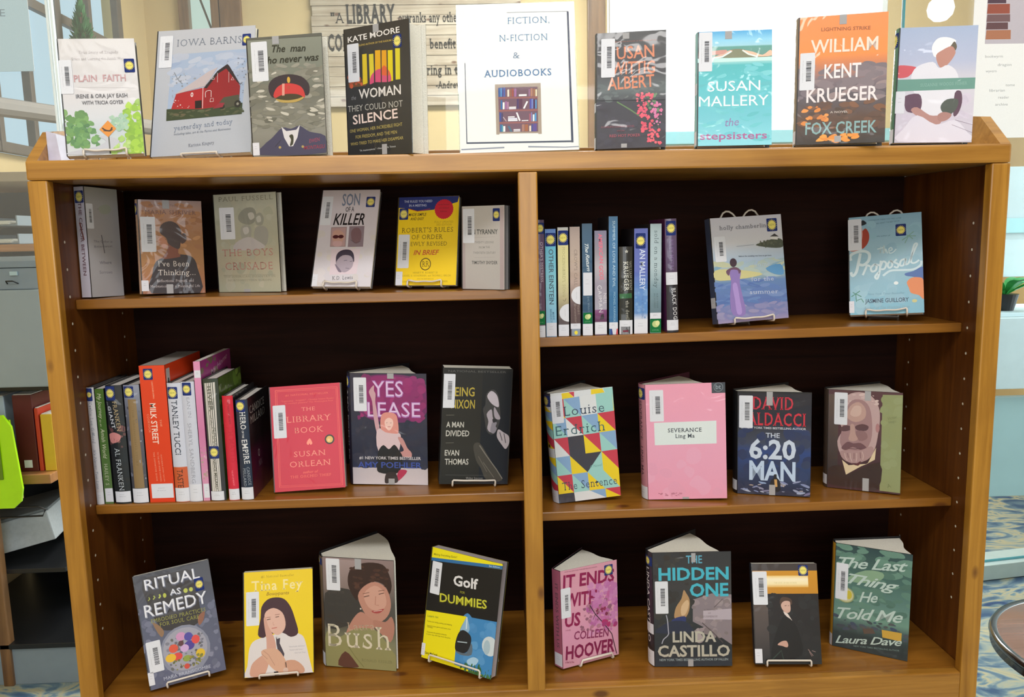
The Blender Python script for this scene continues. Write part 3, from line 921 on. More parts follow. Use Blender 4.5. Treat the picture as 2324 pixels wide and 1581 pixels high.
["wish",[1.5962,0.0421,1.5535],[-15.14,7.18,-2.22],0.1351,0.2161,[["G",0,0,1350,2161,[[0,"#a0b0d0"],[0.3,"#b0b8d4"],[0.42,"#c4c4d4"],[0.55,"#cccad8"],[0.8,"#c8c2d4"],[1,"#c0bccc"]]],["N",63,36,1308,924,40,81,216,["#ccc4d8","#b8b0cc","#d8d0e0","#c4bcd0"],3,1.0],["B","#c8505c",[-3,1438,182,1448,347,1399,244,1285,165,1229,6,1233]],["B","#ececf2",[602,1652,581,1796,667,1936,824,1959,986,1890,914,1784,759,1704,659,1592]],["B","#5c5444",[912,1813,961,1874,1006,1781,971,1697,889,1757]],["B","#b88478",[657,1621,758,1718,913,1790,985,1696,971,1611,903,1498,808,1400,722,1417]],["B","#dcdce8",[247,1227,345,1428,610,1507,723,1388,880,1441,1049,1264,1076,799,667,453,385,635,316,932]],["P","#64948a",[-11,1189,1356,1198,1364,990,-6,968]],["T","SUZANNE WOODS FISHER","#88b0a8",419,1047,800,58,1.8,"s"],["B","#5c4058",[160,876,398,915,461,752,416,575,224,578,163,698]],["B","#5a3e54",[1016,917,1121,944,1149,739,1092,536,1013,507]],["B","#4c5450",[789,687,890,803,1076,799,1060,624,933,509,822,569]],["B","#b08480",[277,607,384,665,609,513,772,496,807,363,672,349,449,456]],["B","#a87c78",[744,511,849,569,986,522,911,420,778,393]],["B","#d8d4e4",[391,516,727,334,1045,419,1273,180,1335,32,85,26,184,280]],["L","#8c7c94",8,[1045,419,1370,326]],["L","#8c7c94",8,[997,331,1353,180]]],[["call",0,551,161,966]]],
["white",[0.0252,0.1385,1.2916],[68.09,0.77,-1.78],0.0809,0.2189,[["G",0,0,808,2189,[[0,"#a8a8a4"],[0.3,"#aaa8ac"],[1,"#a8a8ae"]]],["T","BARBARA","#8c8c8a",301,1714,341,24,7.5,""],["B","#a4a89c",[336,1765,523,1826,640,1758,568,1654,385,1645]],["L","#44424a",15,[351,1221,395,861]],["T","The Color is","#6c6c74",154,1072,450,44,0.0,""],["T","Bittersweet","#6c6c74",159,968,443,43,2.1,""],["T","Where","#74747c",255,643,292,58,1.7,"b"],["T","Sorrows","#84848c",237,456,313,58,0.0,"b"]],[["bar",26,1339,189,1825]]],
["think",[0.1263,0.1421,1.2936],[24.93,3.35,-1.7],0.1199,0.1882,[["G",0,0,1198,1881,[[0,"#9a8484"],[0.16,"#a87c64"],[0.4,"#9c6c44"],[0.65,"#a8794c"],[0.85,"#a06a48"],[1,"#98644c"]]],["N",73,339,1145,1811,70,54,182,["#b07c50","#8c5c3c","#c08c5c","#986444","#a87450","#7c5038"],3,2.2],["B","#2c2630",[178,8,207,393,297,658,549,755,780,791,986,729,1069,504,1090,-19]],["B","#7c4434",[485,828,525,950,569,1171,722,1025,713,828,755,754,616,718,412,706]],["B","#b4785c",[339,1071,411,1169,497,1072,515,975,443,901,402,974]],["B","#3c2c30",[395,1218,397,1339,468,1426,606,1461,729,1395,791,1248,768,1025,728,902,604,951,528,1024,499,1121]],["B","#442e30",[771,1173,848,1224,886,1150,862,1051,779,1013]],["T","MARIA SHRIVER","#6c4c50",131,1600,958,78,0.0,"s"],["T","#1 New York Times Bestseller","#74585c",205,1760,833,34,0.0,"s"],["T","I've Been","#dcd4d0",326,549,586,112,0.0,"s"],["T","Thinking...","#dcd4d0",317,372,703,112,0.0,"s"],["T","Reflections, Prayers, and","#c0b8bc",288,232,696,58,0.0,"s"],["T","Meditations for a Meaningful Life","#c0b8bc",161,124,936,53,0.0,"s"]],[["bar",35,842,309,1541],["call",0,57,132,272],["tape",460,1709,587,1882],["tape2",460,0,585,188]]],
["boys",[0.2542,0.2165,1.2892],[-18.94,1.3,0.51],0.1509,0.2017,[["G",0,0,1509,2016,[[0,"#aeb0a4"],[0.4,"#a8a898"],[0.7,"#b4ae9c"],[1,"#a8aa98"]]],["N",70,60,1465,1899,50,87,261,["#b4b6aa","#a4a696","#b8b4a4","#9ca090"],3,1.0],["B","#8c8e86",[587,1561,744,1705,948,1721,1026,1594,986,1447,837,1378,636,1434]],["B","#bcbab4",[824,1602,941,1622,977,1522,873,1476]],["B","#94968e",[993,1546,1113,1616,1192,1514,1153,1367,1010,1372]],["B","#b8b8b2",[1020,1520,1109,1554,1130,1442,1042,1420]],["B","#a0a09a",[627,1309,779,1379,889,1301,846,1104,668,1058]],["B","#c0bebc",[686,1308,804,1329,826,1229,721,1182]],["B","#9a9a96",[976,1299,1180,1342,1285,1215,1208,946,954,1002]],["B","#b8b4b8",[488,1013,790,1130,1015,1050,1176,898,477,863]],["T","PAUL FUSSELL","#7c7c70",134,1868,1295,94,0.0,"s"],["T","THE BOYS","#b4807c",142,743,1223,144,0.0,"s"],["T","CRUSADE","#b4807c",205,459,1134,154,0.0,"s"],["L","#8a8878",5,[143,351,1393,353]],["T","THE AMERICAN INFANTRY IN","#8a8878",154,301,1236,39,0.0,"s"],["T","NORTHWESTERN EUROPE","#8a8878",253,224,1046,39,0.0,"s"]],[["bar",138,1093,494,1746],["tape",622,0,780,60]]],
["killer",[0.4612,0.1485,1.2998],[-9.13,23.94,-1.05],0.1254,0.2144,[["G",0,0,1253,2143,[[0,"#cfc6cc"],[0.4,"#d2ccd6"],[1,"#cdcad4"]]],["N",-8,30,1345,1342,30,94,213,["#d2ccc8","#c8c4c4","#d6d2da","#cec8d4"],3,1.0],["T","SON","#77849c",463,1785,382,262,1.9,"b"],["T","OF A","#3c3c44",556,1647,183,104,2.7,"b"],["T","KILLER","#1c1a20",319,1354,662,250,0.0,"bi"],["P","#a08c90",[286,1299,623,1310,642,864,311,862]],["P","#b8989a",[308,1278,605,1290,620,883,328,883]],["B","#c49c90",[344,1189,463,1240,585,1136,566,984,481,873,373,958]],["E","#4c1c24",407,1086,64,41],["E","#4c1c24",519,1090,59,41],["B","#c8a4a8",[370,984,541,984,541,883,395,878]],["P","#8c7c88",[676,1320,995,1326,1012,865,688,859]],["B","#7c6068",[726,1186,778,1275,874,1282,943,1184,947,1008,859,934,761,1008]],["L","#4c4450",7,[731,1021,834,946,949,983]],["P","#d8c8d4",[347,812,964,823,935,276,369,250]],["B","#3c3448",[464,611,497,734,610,799,755,790,836,688,853,521,770,639,607,613,511,419]],["B","#a89cac",[493,563,600,674,768,663,839,544,818,402,689,305,566,349,493,467]],["L","#4c4454",9,[637,560,707,571]],["L","#4c4454",9,[769,538,822,549]],["L","#5c5464",9,[690,399,773,389]],["B","#7c7084",[454,490,534,420,617,315,545,325]],["T","K.D. Lewis","#2c2a34",440,139,425,79,2.9,"s"]],[["bar",32,1348,260,2000],["new",979,1748,1168,1983],["call",0,18,127,265]]],
["robert",[0.6276,0.1771,1.2983],[-14.61,13.49,-0.13],0.1322,0.1857,[["G",0,0,1321,1856,[[0,"#f0cc10"],[1,"#f0cd12"]]],["P","#1f2f74",[-1,1860,1320,1854,1290,1726,1040,1663,775,1577,432,1551,255,1611,3,1636]],["L","#c03428",10,[230,1612,432,1553,701,1598]],["T","THE RULES YOU NEED","#b4bcd8",129,1740,614,48,0.0,"b"],["T","IN A MEETING","#b4bcd8",241,1653,379,48,0.0,"b"],["STAR","#c81e34",1004,1584,208,214,30],["T","Newly Revised","#8a1c2c",869,1669,242,28,0.0,"b"],["T","and Updated","#8a1c2c",897,1597,206,28,0.0,"b"],["T","Edition","#8a1c2c",929,1525,145,28,0.0,"b"],["T","MADE SIMPLE","#4c3c10",237,1453,392,62,0.0,"bi"],["T","AND EASY","#4c3c10",278,1366,305,57,0.0,"bi"],["T","FULLY UPDATED","#c8a418",812,1295,400,42,0.0,"b"],["T","3RD EDITION","#c8a418",852,1237,327,42,0.0,"b"],["T","ROBERT'S RULES","#5c4a10",106,1105,1108,100,0.0,"s"],["T","OF ORDER","#5c4a10",328,961,674,95,0.0,"s"],["T","EWLY REVISED","#5c4a10",314,821,782,86,0.0,"s"],["T","IN BRIEF","#c0482c",384,633,554,100,0.0,"bi"],["RING","#4c3c10",653,438,118,130,17],["T","RR","#5c4a10",586,381,152,115,3.2,"s"],["T","HENRY M. ROBERT III","#8c7814",389,242,531,38,0.0,"s"],["T","DANIEL H. HONEMANN, and THOMAS J. BALCH","#8c7814",165,180,1036,38,0.0,"s"],["T","WITH THE ASSISTANCE OF","#8c7814",481,121,358,24,0.0,"s"],["T","DANIEL E. SEABOLD and SHMUEL GERBER","#8c7814",171,59,976,36,0.0,"s"]],[["bar",42,359,288,1065],["new",34,1379,230,1620],["call",0,0,163,287]]],
["tyranny",[0.768,0.1315,1.2901],[-30.41,1.79,-0.39],0.0984,0.164,[["G",0,0,983,1640,[[0,"#bebab8"],[1,"#b6b2b2"]]],["G",-12,12,83,1605,[[0,"#b4a8ac"],[1,"#a89ca0"]]],["G",881,13,969,1619,[[0,"#b8a8ac"],[1,"#b0a0a4"]]],["T","ON TYRANNY","#3c4448",166,1085,664,93,0.0,"b"],["L","#a49ea0",5,[298,1021,766,1029]],["T","TWENTY LESSONS","#8c8c8c",303,908,437,40,0.0,"b"],["T","FROM THE","#8c8c8c",403,804,250,40,1.8,"b"],["T","TWENTIETH CENTURY","#8c8c8c",270,701,516,40,0.0,"b"],["L","#a49ea0",5,[296,624,766,635]],["T","TIMOTHY SNYDER","#4c5054",236,497,590,62,0.0,"b"]],[["bar",33,916,300,1589],["new",721,1335,879,1584]]],
["summer",[1.2932,0.1386,1.204],[9.34,6.99,2.46],0.1617,0.2182,[["G",0,0,1617,2181,[[0,"#c8c8d6"],[0.25,"#ced0d8"],[0.32,"#bcc8d8"],[0.45,"#a0b8d0"],[0.52,"#b4bca8"],[0.58,"#8ca4b4"],[0.62,"#6484b4"],[0.8,"#5c74b0"],[0.95,"#8484b4"],[1,"#9a90b4"]]],["N",6,924,1672,1224,30,97,293,["#a4bcd0","#6c9cc0","#b8c4b0","#c8c89c","#88acc8"],3,4.0],["N",13,370,1619,863,60,64,224,["#5878b4","#6c8cc0","#4c68a8","#7c94c4"],4,4.0],["N",23,85,1607,367,40,95,221,["#6478b0","#8c8cb8","#7c84b4","#a098b8"],5,3.0],["B","#c8c490",[37,1103,392,1106,779,1047,1101,962,833,908,377,884,42,910]],["B","#5c94c4",[1178,1077,1519,1144,1579,925,1364,942]],["T","holly chamberlin","#80808c",208,1928,1057,83,0.0,"bs"],["B","#4c544c",[989,1570,1231,1632,1441,1688,1607,1638,1608,1496,1353,1491]],["N",1093,1514,1598,1640,24,26,67,["#3c443c","#6c7064","#545c50"],8,1.0],["P","#dcdcdc",[1337,1672,1350,1735,1437,1778,1512,1709,1499,1652]],["P","#3c3c44",[1329,1727,1437,1784,1533,1714]],["L","#8c94a4",9,[556,1569,957,1582]],["T","Before the wedding was love to get here","#5c6474",589,1350,740,27,-2.2,"b"],["T","for the","#c8d0e4",820,828,517,89,-2.5,"s"],["T","summer","#c8d0e4",771,562,648,87,-2.6,"s"],["T","home","#b4c8dc",917,1121,364,91,0.0,"s"],["B","#8c78b8",[347,1020,345,1080,489,1099,610,1060,566,825,608,529,642,155,359,165,319,495,374,840]],["B","#6c5068",[279,1070,394,1136,524,1139,616,1059,563,1003,536,1080,391,1091,335,976]],["E","#443444",457,1241,78,91],["B","#a890d0",[402,779,500,801,540,477,566,189,455,185,429,486]]],[["bar",67,1273,315,1796],["new",1275,1833,1511,2104]]],
["proposal",[1.5921,0.187,1.2104],[-27.83,16.61,3.61],0.1427,0.2158,[["G",0,0,1426,2157,[[0,"#88b0c8"],[0.3,"#98bed2"],[0.6,"#90b8cc"],[1,"#7cb4cc"]]],["N",19,65,1435,2050,40,138,333,["#94bcd0","#8cb4cc","#9cc4d4","#88b4c8"],3,1.0],["B","#a03c28",[271,1799,345,1891,407,1787,414,1655,369,1528,268,1439,270,1634]],["B","#c88c84",[-8,1459,195,1412,270,1634,286,1830,229,1968,0,1989]],["B","#202830",[244,1967,288,2079,369,2005,302,1961]],["T","A RANDOM THING YOU WILL LOVE","#54788c",404,2045,639,33,0.0,"i"],["T","BIG HEART THE BEST BOOK","#54788c",562,1964,453,29,2.9,"i"],["T","the author of","#54788c",566,1682,260,32,0.0,"i"],["L","#c4dce4",28,[622,1316,639,1475,628,1315]],["L","#c4dce4",25,[567,1410,709,1444]],["L","#c4dce4",25,[678,1312,698,1486,701,1310,730,1404,762,1305]],["L","#c4dce4",25,[785,1352,853,1378,834,1428,792,1393,804,1309,874,1323,931,1389]],["L","#cfe2ea",58,[49,1195,35,1293,137,1367,310,1387,410,1315,394,1171,293,1082,193,1105]],["L","#cfe2ea",57,[238,1343,193,1121,148,931,76,856,42,938]],["L","#cfe2ea",42,[276,860,341,1015,364,1071,426,1042]],["L","#cfe2ea",42,[506,1084,437,1009,461,928,532,956,547,1050,506,1084,604,1056]],["L","#cfe2ea",42,[633,1155,601,904,557,765,516,815,587,905]],["L","#cfe2ea",39,[623,1029,675,1137,735,1085,700,977,633,965]],["L","#cfe2ea",38,[809,1143,763,1058,789,987,845,1027,842,1125,809,1143,882,1091]],["L","#cfe2ea",38,[939,1166,891,1106,964,1054,943,984,881,1013]],["L","#cfe2ea",38,[1090,1162,1018,1129,999,1030,1065,1032,1112,1170,1100,1045,1155,1057]],["L","#cfe2ea",37,[1155,1057,1286,1362,1330,1469,1275,1457,1223,1241,1210,1085,1277,1065,1359,1122]],["L","#c8dee8",44,[669,822,810,923,1029,925,1246,927,1383,1012,1399,1103]],["B","#4c6cac",[1087,850,1245,890,1381,965,1439,946,1425,702,1241,767,1107,796]],["B","#e08858",[1117,657,1200,745,1321,754,1430,686,1427,294,1335,373,1191,425,1154,533]],["L","#7ca89c",16,[1099,1503,1172,1657,1271,1744]],["L","#7ca89c",19,[1046,1571,1172,1657,1308,1645]],["L","#7ca89c",19,[1077,1697,1172,1663,1252,1586]],["L","#4c8878",19,[45,399,131,458,243,391]],["L","#4c8878",19,[74,492,131,458,216,517]],["L","#4c8878",17,[131,458,144,286]],["L","#4c8878",16,[158,316,243,344,284,265]],["E","#e0e8ec",914,653,44,37],["E","#c8c48c",1252,256,48,36],["T","New York Times Bestseller","#6c94ac",370,416,700,43,0.0,"i"],["T","JASMINE GUILLORY","#3c4c64",312,248,833,85,0.0,"b"],["T","Author of The Wedding Date","#84a4b4",283,111,873,60,0.0,"i"]],[["bar",0,1416,268,2110],["new",929,1669,1129,1927],["call",0,45,100,299]]],
["library",[0.3737,0.1382,0.8822],[-0.22,11.5,2.48],0.1471,0.2178,[["G",0,0,1470,2178,[[0,"#c41638"],[0.5,"#c81a3c"],[1,"#c41838"]]],["L","#f0685c",10,[127,2101,1413,2096,1415,55,113,97,127,2101]],["L","#f0685c",7,[159,2073,1386,2064,1386,83,140,125,159,2073]],["T","#1 NATIONAL BESTSELLER","#f0705c",331,1966,894,35,0.0,"s"],["T","\"Captivating... Delightful\" - Christian Science Monitor","#f0705c",237,1853,1105,28,0.0,"s"],["T","\"A constant pleasure\" The Washington Post","#f0705c",297,1803,1016,28,0.0,"s"],["T","THE","#f09080",649,1637,279,76,0.0,"s"],["T","LIBRARY","#f09080",328,1413,925,127,0.0,"s"],["T","BOOK","#f09080",493,1183,587,121,0.0,"s"],["B","#f4907c",[721,958,736,1008,790,1060,831,988,834,945,795,928,779,959,752,926]],["RING","#28241c",1197,1013,101,101,32],["E","#dcb060",1197,1013,71,71],["E","#e8c888",1182,1001,30,30],["T","SUSAN","#f09080",441,696,656,111,0.0,"s"],["T","ORLEAN","#f09080",350,486,842,120,0.0,"s"],["T","author of","#f0705c",612,348,314,50,0.0,"i"],["T","THE ORCHID THIEF","#f0705c",343,260,843,55,0.0,"s"]],[["bar",57,1105,319,1789]]],
["yes",[0.5204,0.1688,0.877],[-5.59,0.23,-1.07],0.1617,0.2397,[["G",0,0,1616,2396,[[0,"#2c2c40"],[0.5,"#2a2c42"],[0.7,"#20243c"],[0.845,"#222a48"],[0.85,"#c0b8c0"],[1,"#ccc4cc"]]],["B","#6c2460",[121,2065,338,2333,1126,2365,1608,2161,1616,1584,1306,1375,585,1371,167,1582]],["B","#8a2468",[337,2279,1073,2325,1478,2056,1542,1636,1206,1452,587,1476,329,1742]],["N",171,1425,1599,2300,60,77,233,["#7c2464","#98286c","#a83078","#6c2058","#8c3070"],3,1.0],["N",12,386,1594,1320,60,102,257,["#242840","#2c3048","#343448","#1c2438"],4,1.0],["T","YES","#b07cc0",463,1896,664,341,0.0,"b"],["T","YES","#dcc0e4",479,1912,635,314,0.0,"l"],["T","LEASE","#b07cc0",351,1465,1131,316,0.0,"b"],["T","LEASE","#dcc0e4",367,1481,1105,295,0.0,"l"],["B","#c89ca8",[398,1982,426,2063,507,2143,505,2035,538,1955,527,1795,550,1635,585,1371,607,1161,541,1134,482,1476,461,1795]],["B","#d4bcc4",[542,1160,686,1214,993,1138,1055,1035,1010,750,905,619,572,717]],["B","#d89088",[624,1371,666,1529,797,1569,951,1530,999,1373,1006,1138,916,1111,736,1136,698,1161,634,1213]],["B","#ecc4bc",[715,1372,794,1451,884,1412,894,1294,814,1176,738,1240]],["L","#5c3c48",7,[745,1340,779,1346]],["L","#5c3c48",7,[831,1338,864,1343]],["L","#b04858",10,[777,1256,842,1257]],["B","#c08c8c",[991,1034,1093,1009,1189,804,1275,702,1260,600,1083,622,1009,698,1112,751,1039,905]],["B","#17181f",[544,587,573,743,679,861,793,772,910,872,1010,750,1083,596,1025,314,871,233,564,264,528,405]],["B","#b03054",[1000,313,1176,305,1046,136,943,83]],["B","#30282c",[688,50,717,230,820,271,922,260,981,84,892,35,838,131,764,27]],["T","#1 NEW YORK TIMES BESTSELLER","#d0ccd4",153,548,1318,61,0.0,"b"],["T","AMY POEHLER","#3a50a4",119,365,1366,123,0.0,"b"]],[["bar",71,1587,345,2307],["tape",792,2285,928,2397],["tape2",770,0,902,131]]],
["nixon",[0.7092,0.1196,0.888],[6.97,0.31,-3.96],0.1441,0.2449,[["G",0,0,1440,2448,[[0,"#181a1a"],[0.5,"#24231f"],[0.7,"#2b2a26"],[1,"#1e1f1f"]]],["G",817,-4,1417,2380,[[0,"#101418"],[0.5,"#0e1520"],[1,"#141a26"]]],["T","NATIONAL BESTSELLER","#5c5c5c",105,2359,1194,40,0.0,""],["T","BEING","#b8a440",152,1863,509,179,0.0,"b"],["T","NIXON","#b8a440",189,1605,488,179,0.0,"b"],["L","#6c6a60",10,[92,1461,259,1465]],["T","A MAN","#c8c6c0",103,1207,363,113,0.0,"b"],["T","DIVIDED","#c8c6c0",101,1020,483,118,0.0,"b"],["L","#6c6a60",10,[104,875,271,881]],["T","EVAN","#c8c6c0",92,610,298,114,0.0,"b"],["T","THOMAS","#c8c6c0",100,419,492,119,0.0,"b"],["B","#3c3c3e",[910,1926,1056,2013,1162,1873,1197,1645,1220,1416,1169,1187,1075,1059,946,1136,882,1443,850,1596,895,1697]],["B","#c4bcc8",[925,1875,1007,1981,1123,1899,1172,1746,1172,1645,1084,1671,993,1748]],["B","#a8a0ac",[1085,1645,1152,1543,1220,1416,1185,1378,1108,1416,1077,1544]],["B","#b0a8b4",[930,1493,1025,1595,1057,1442,1089,1289,1035,1110,956,1187,974,1340]],["B","#8c8894",[1062,1340,1150,1314,1129,1238,1156,1187,1099,1085,1021,1136]],["B","#24242a",[1059,1391,1147,1378,1137,1335,1075,1315]],["B","#b4acb4",[1161,1085,1194,1174,1297,1111,1412,1035,1431,883,1363,755,1285,831,1178,983]],["L","#2c2a30",14,[1222,1111,1280,933]],["L","#2c2a30",14,[1310,1086,1357,882]],["B","#46433e",[682,827,806,879,968,649,1131,394,1320,89,994,83,856,339,747,518]],["L","#807c74",20,[809,828,970,598,1184,318,1319,115]],["L","#6a665e",15,[901,468,1142,137]],["L","#6a665e",12,[794,596,986,264]],["L","#5c5c5c",5,[120,198,989,186]],["T","Walter Isaacson","#a8a8a8",549,101,356,51,0.0,"s"]],[["bar",0,1613,255,2320]]],
["louise",[0.9612,0.1406,0.8291],[3.99,0.23,4.2],0.133,0.2377,[["G",0,0,1329,2377,[[0,"#d8dce0"],[1,"#84a8d0"]]],["P","#e8cc24",[242,2355,392,2363,501,2241,243,2234]],["P","#c43c50",[392,2363,511,2362,503,2246]],["P","#e8cc24",[870,2373,1111,2365,1167,2243,863,2232]],["P","#98ccc8",[1122,2364,1329,2367,1322,2115,1207,2194]],["P","#c43c50",[-65,2220,271,2235,283,1823]],["P","#e8cc24",[-65,2220,283,1823,-52,1811]],["P","#84a8d0",[271,2235,612,2250,623,1835]],["P","#98ccc8",[271,2235,623,1835,283,1823]],["P","#d8dce0",[612,2250,957,2266,967,1847,623,1835]],["P","#98ccc8",[957,2266,1308,2281,1317,1860,967,1847]],["P","#98ccc8",[1308,2281,1664,2297,1672,1872]],["P","#e8cc24",[1308,2281,1672,1872,1317,1860]],["P","#84a8d0",[-52,1811,283,1823,295,1413]],["P","#98ccc8",[-52,1811,295,1413,-39,1404]],["P","#c43c50",[283,1823,623,1835,634,1422]],["P","#d8dce0",[283,1823,634,1422,295,1413]],["P","#84a8d0",[623,1835,967,1847,977,1431]],["P","#98ccc8",[623,1835,977,1431,634,1422]],["P","#c43c50",[967,1847,1317,1860,1326,1441]],["P","#e8cc24",[967,1847,1326,1441,977,1431]],["P","#c43c50",[1317,1860,1672,1872,1680,1451]],["P","#3c3c48",[1317,1860,1680,1451,1326,1441]],["P","#c43c50",[-39,1404,295,1413,307,1005]],["P","#d8dce0",[-39,1404,307,1005,-27,999]],["P","#3c3c48",[295,1413,634,1422,645,1012,307,1005]],["P","#c43c50",[634,1422,977,1431,987,1018]],["P","#e8cc24",[634,1422,987,1018,645,1012]],["P","#84a8d0",[977,1431,1326,1441,1335,1025]],["P","#98ccc8",[977,1431,1335,1025,987,1018]],["P","#c43c50",[1326,1441,1680,1451,1687,1031]],["P","#e8cc24",[1326,1441,1687,1031,1335,1025]],["P","#84a8d0",[-27,999,307,1005,318,600]],["P","#98ccc8",[-27,999,318,600,-14,597]],["P","#3c3c48",[307,1005,645,1012,655,604]],["P","#e8cc24",[307,1005,655,604,318,600]],["P","#3c3c48",[645,1012,987,1018,655,604]],["P","#98ccc8",[987,1018,997,608,655,604]],["P","#c43c50",[987,1018,1335,1025,1344,611]],["P","#e8cc24",[987,1018,1344,611,997,608]],["P","#84a8d0",[1335,1025,1687,1031,1695,615]],["P","#84a8d0",[1335,1025,1695,615,1344,611]],["P","#c43c50",[-14,597,318,600,330,198]],["P","#e8cc24",[-14,597,330,198,-1,197]],["P","#84a8d0",[318,600,655,604,666,199]],["P","#98ccc8",[318,600,666,199,330,198]],["P","#98ccc8",[655,604,997,608,1007,199]],["P","#e8cc24",[655,604,1007,199,666,199]],["P","#e8cc24",[997,608,1344,611,1353,200]],["P","#98ccc8",[997,608,1353,200,1007,199]],["P","#c43c50",[1344,611,1695,615,1703,201]],["P","#e8cc24",[1344,611,1703,201,1353,200]],["P","#3c3c48",[-1,197,330,198,342,-202,11,-200]],["P","#d8dce0",[330,198,666,199,677,-204,342,-202]],["P","#84a8d0",[666,199,1007,199,1017,-206]],["P","#d8dce0",[666,199,1017,-206,677,-204]],["P","#c43c50",[1007,199,1353,200,1361,-208]],["P","#e8cc24",[1007,199,1361,-208,1017,-206]],["P","#84a8d0",[1353,200,1703,201,1711,-211]],["P","#84a8d0",[1353,200,1711,-211,1361,-208]],["T","Louise","#34445c",250,1866,866,203,0.0,"s"],["T","Erdrich","#34606c",55,1460,1054,210,0.0,"s"],["T","A Novel","#6c9c9c",710,692,267,56,2.0,"i"],["T","The Sentence","#34445c",88,266,1179,176,0.0,"s"]],[["bar",1,1729,247,2325]]],
["sever",[1.1514,0.1434,0.83],[-7.92,0.23,1.85],0.1643,0.2486,[["G",0,0,1643,2486,[[0,"#e89cb6"],[0.5,"#e4a0bc"],[1,"#e49cb8"]]],["N",-7,54,1632,1030,12,165,414,["#e4a4c0","#e09cb8"],3,1.0],["P","#3c4450",[1366,2488,1645,2493,1646,2265,1369,2264]],["RING","#8c98a4",1504,2389,95,95,8],["T","bt","#8c98a4",1449,2348,107,94,0.0,"b"],["P","#d8e2e4",[167,1669,1451,1680,1448,1192,171,1184]],["T","SEVERANCE","#3c4450",448,1455,698,82,0.0,"bs"],["T","Ling Ma","#3c4450",598,1330,400,82,0.0,"bs"],["N",231,73,689,138,14,20,62,["#b07088","#c8849c"],5,2.0]],[["bar",85,1694,373,2366],["tape",718,0,853,44]]],
["six",[1.3498,0.1645,0.8308],[-18.13,-0.02,0.84],0.1484,0.2249,[["G",0,0,1484,2248,[[0,"#1c1c2a"],[0.3,"#1e2030"],[0.4,"#343848"],[0.5,"#384058"],[0.58,"#28407c"],[0.8,"#24345c"],[1,"#1c1e38"]]],["N",37,305,1466,1475,50,107,269,["#2c3450","#343c54","#24305c","#1e2c58","#2a3c6c"],3,1.0],["N",71,39,1450,305,40,27,108,["#8cb0e0","#c8d4e8","#5c74b4","#4c3c78","#d8b888"],4,4.0],["T","DAVID","#c42c44",316,1872,806,260,0.0,"bs"],["T","BALDACCI","#c82c40",76,1525,1299,267,0.0,"bs"],["T","#1 NEW YORK TIMES BESTSELLING AUTHOR","#c8ccd8",76,1445,1305,43,0.0,"b"],["T","THE","#c0c8dc",577,1260,283,99,0.0,"b"],["T","6:20","#c4d0e4",241,803,947,398,0.0,"B"],["T","MAN","#b8cce8",245,330,939,400,0.0,"B"],["B","#1c1820",[670,120,682,299,749,391,748,450,802,459,811,389,871,311,886,121,779,54]],["P","#c89c60",[757,348,811,351,824,190,770,180]],["L","#12141c",39,[6,2232,1477,2235]]],[["bar",31,1456,311,2160],["tape",588,1956,712,2249],["tape2",656,0,779,227]]],
["hugo",[1.5553,0.1834,0.8318],[-30.01,-0.03,1.03],0.1447,0.2185,[["G",0,0,1446,2184,[[0,"#54343c"],[0.5,"#4c2c38"],[0.8,"#3c2028"],[1,"#44242c"]]],["G",-11,138,206,2085,[[0,"#5c4c48"],[1,"#2c2024"]]],["P","#8c9468",[1066,2125,1449,2137,1446,30,1048,40]],["N",1082,98,1431,2063,16,101,227,["#909a6c","#889064","#949c74"],3,1.0],["B","#34201f",[23,434,296,524,407,325,1034,661,1021,66,679,54,27,83]],["B","#b89c9e",[285,1302,215,1534,224,1858,381,2078,616,2157,850,2084,996,1849,1023,1563,991,1242,938,945,799,696,483,589,265,762,194,1056]],["N",276,1884,967,2115,24,26,104,["#c8b0b2","#a8888c","#d4bebc"],5,2.0],["B","#9c7a7e",[290,1361,333,1689,462,1961,671,1987,816,1838,875,1494,857,1114,692,833,400,805,248,1030]],["B","#b8968f",[375,1604,437,1843,607,1940,739,1804,730,1600,548,1499]],["B","#c8aaa2",[440,1667,516,1848,648,1841,650,1682,547,1616]],["B","#5a3c44",[244,1334,337,1412,457,1398,440,1314,299,1279]],["B","#5a3c44",[545,1405,680,1468,806,1425,761,1328,591,1326]],["B","#8a686c",[552,1294,736,1309,790,1167,634,1094]],["B","#b4928c",[449,1433,523,1438,558,1235,602,1127,502,1071,416,1111,446,1256]],["B","#6c4a52",[277,913,396,1055,516,1031,662,1049,782,945,664,896,504,949,372,868]],["B","#a8888a",[251,821,399,871,638,882,872,998,914,855,773,678,510,592,321,662]],["L","#c4aaa8",16,[346,800,361,711,402,641]],["L","#c4aaa8",16,[453,810,468,692,496,620]],["L","#c4aaa8",15,[586,823,588,704,576,628]],["L","#c4aaa8",15,[691,863,719,777,707,686]],["L","#7c5a60",13,[400,805,423,703]],["L","#7c5a60",13,[533,818,535,684]],["L","#7c5a60",13,[652,844,662,712]],["L","#5c3c44",13,[411,911,558,910,690,937]],["E","#a8787c",982,1401,39,99],["P","#d8c4a4",[801,607,963,977,943,710,671,534,380,322,294,645,430,538]],["B","#5c2c34",[429,598,563,582,668,653,617,543]],["T","Victor","#747c54",1180,1589,183,61,17.6,"i"],["T","Hugo","#747c54",1194,1518,141,51,13.6,"s"],["T","A","#6c744c",1201,118,80,75,17.5,"s"]],[["bar",123,1424,385,2129],["tape",721,1980,840,2185],["tape2",710,0,836,282]]],
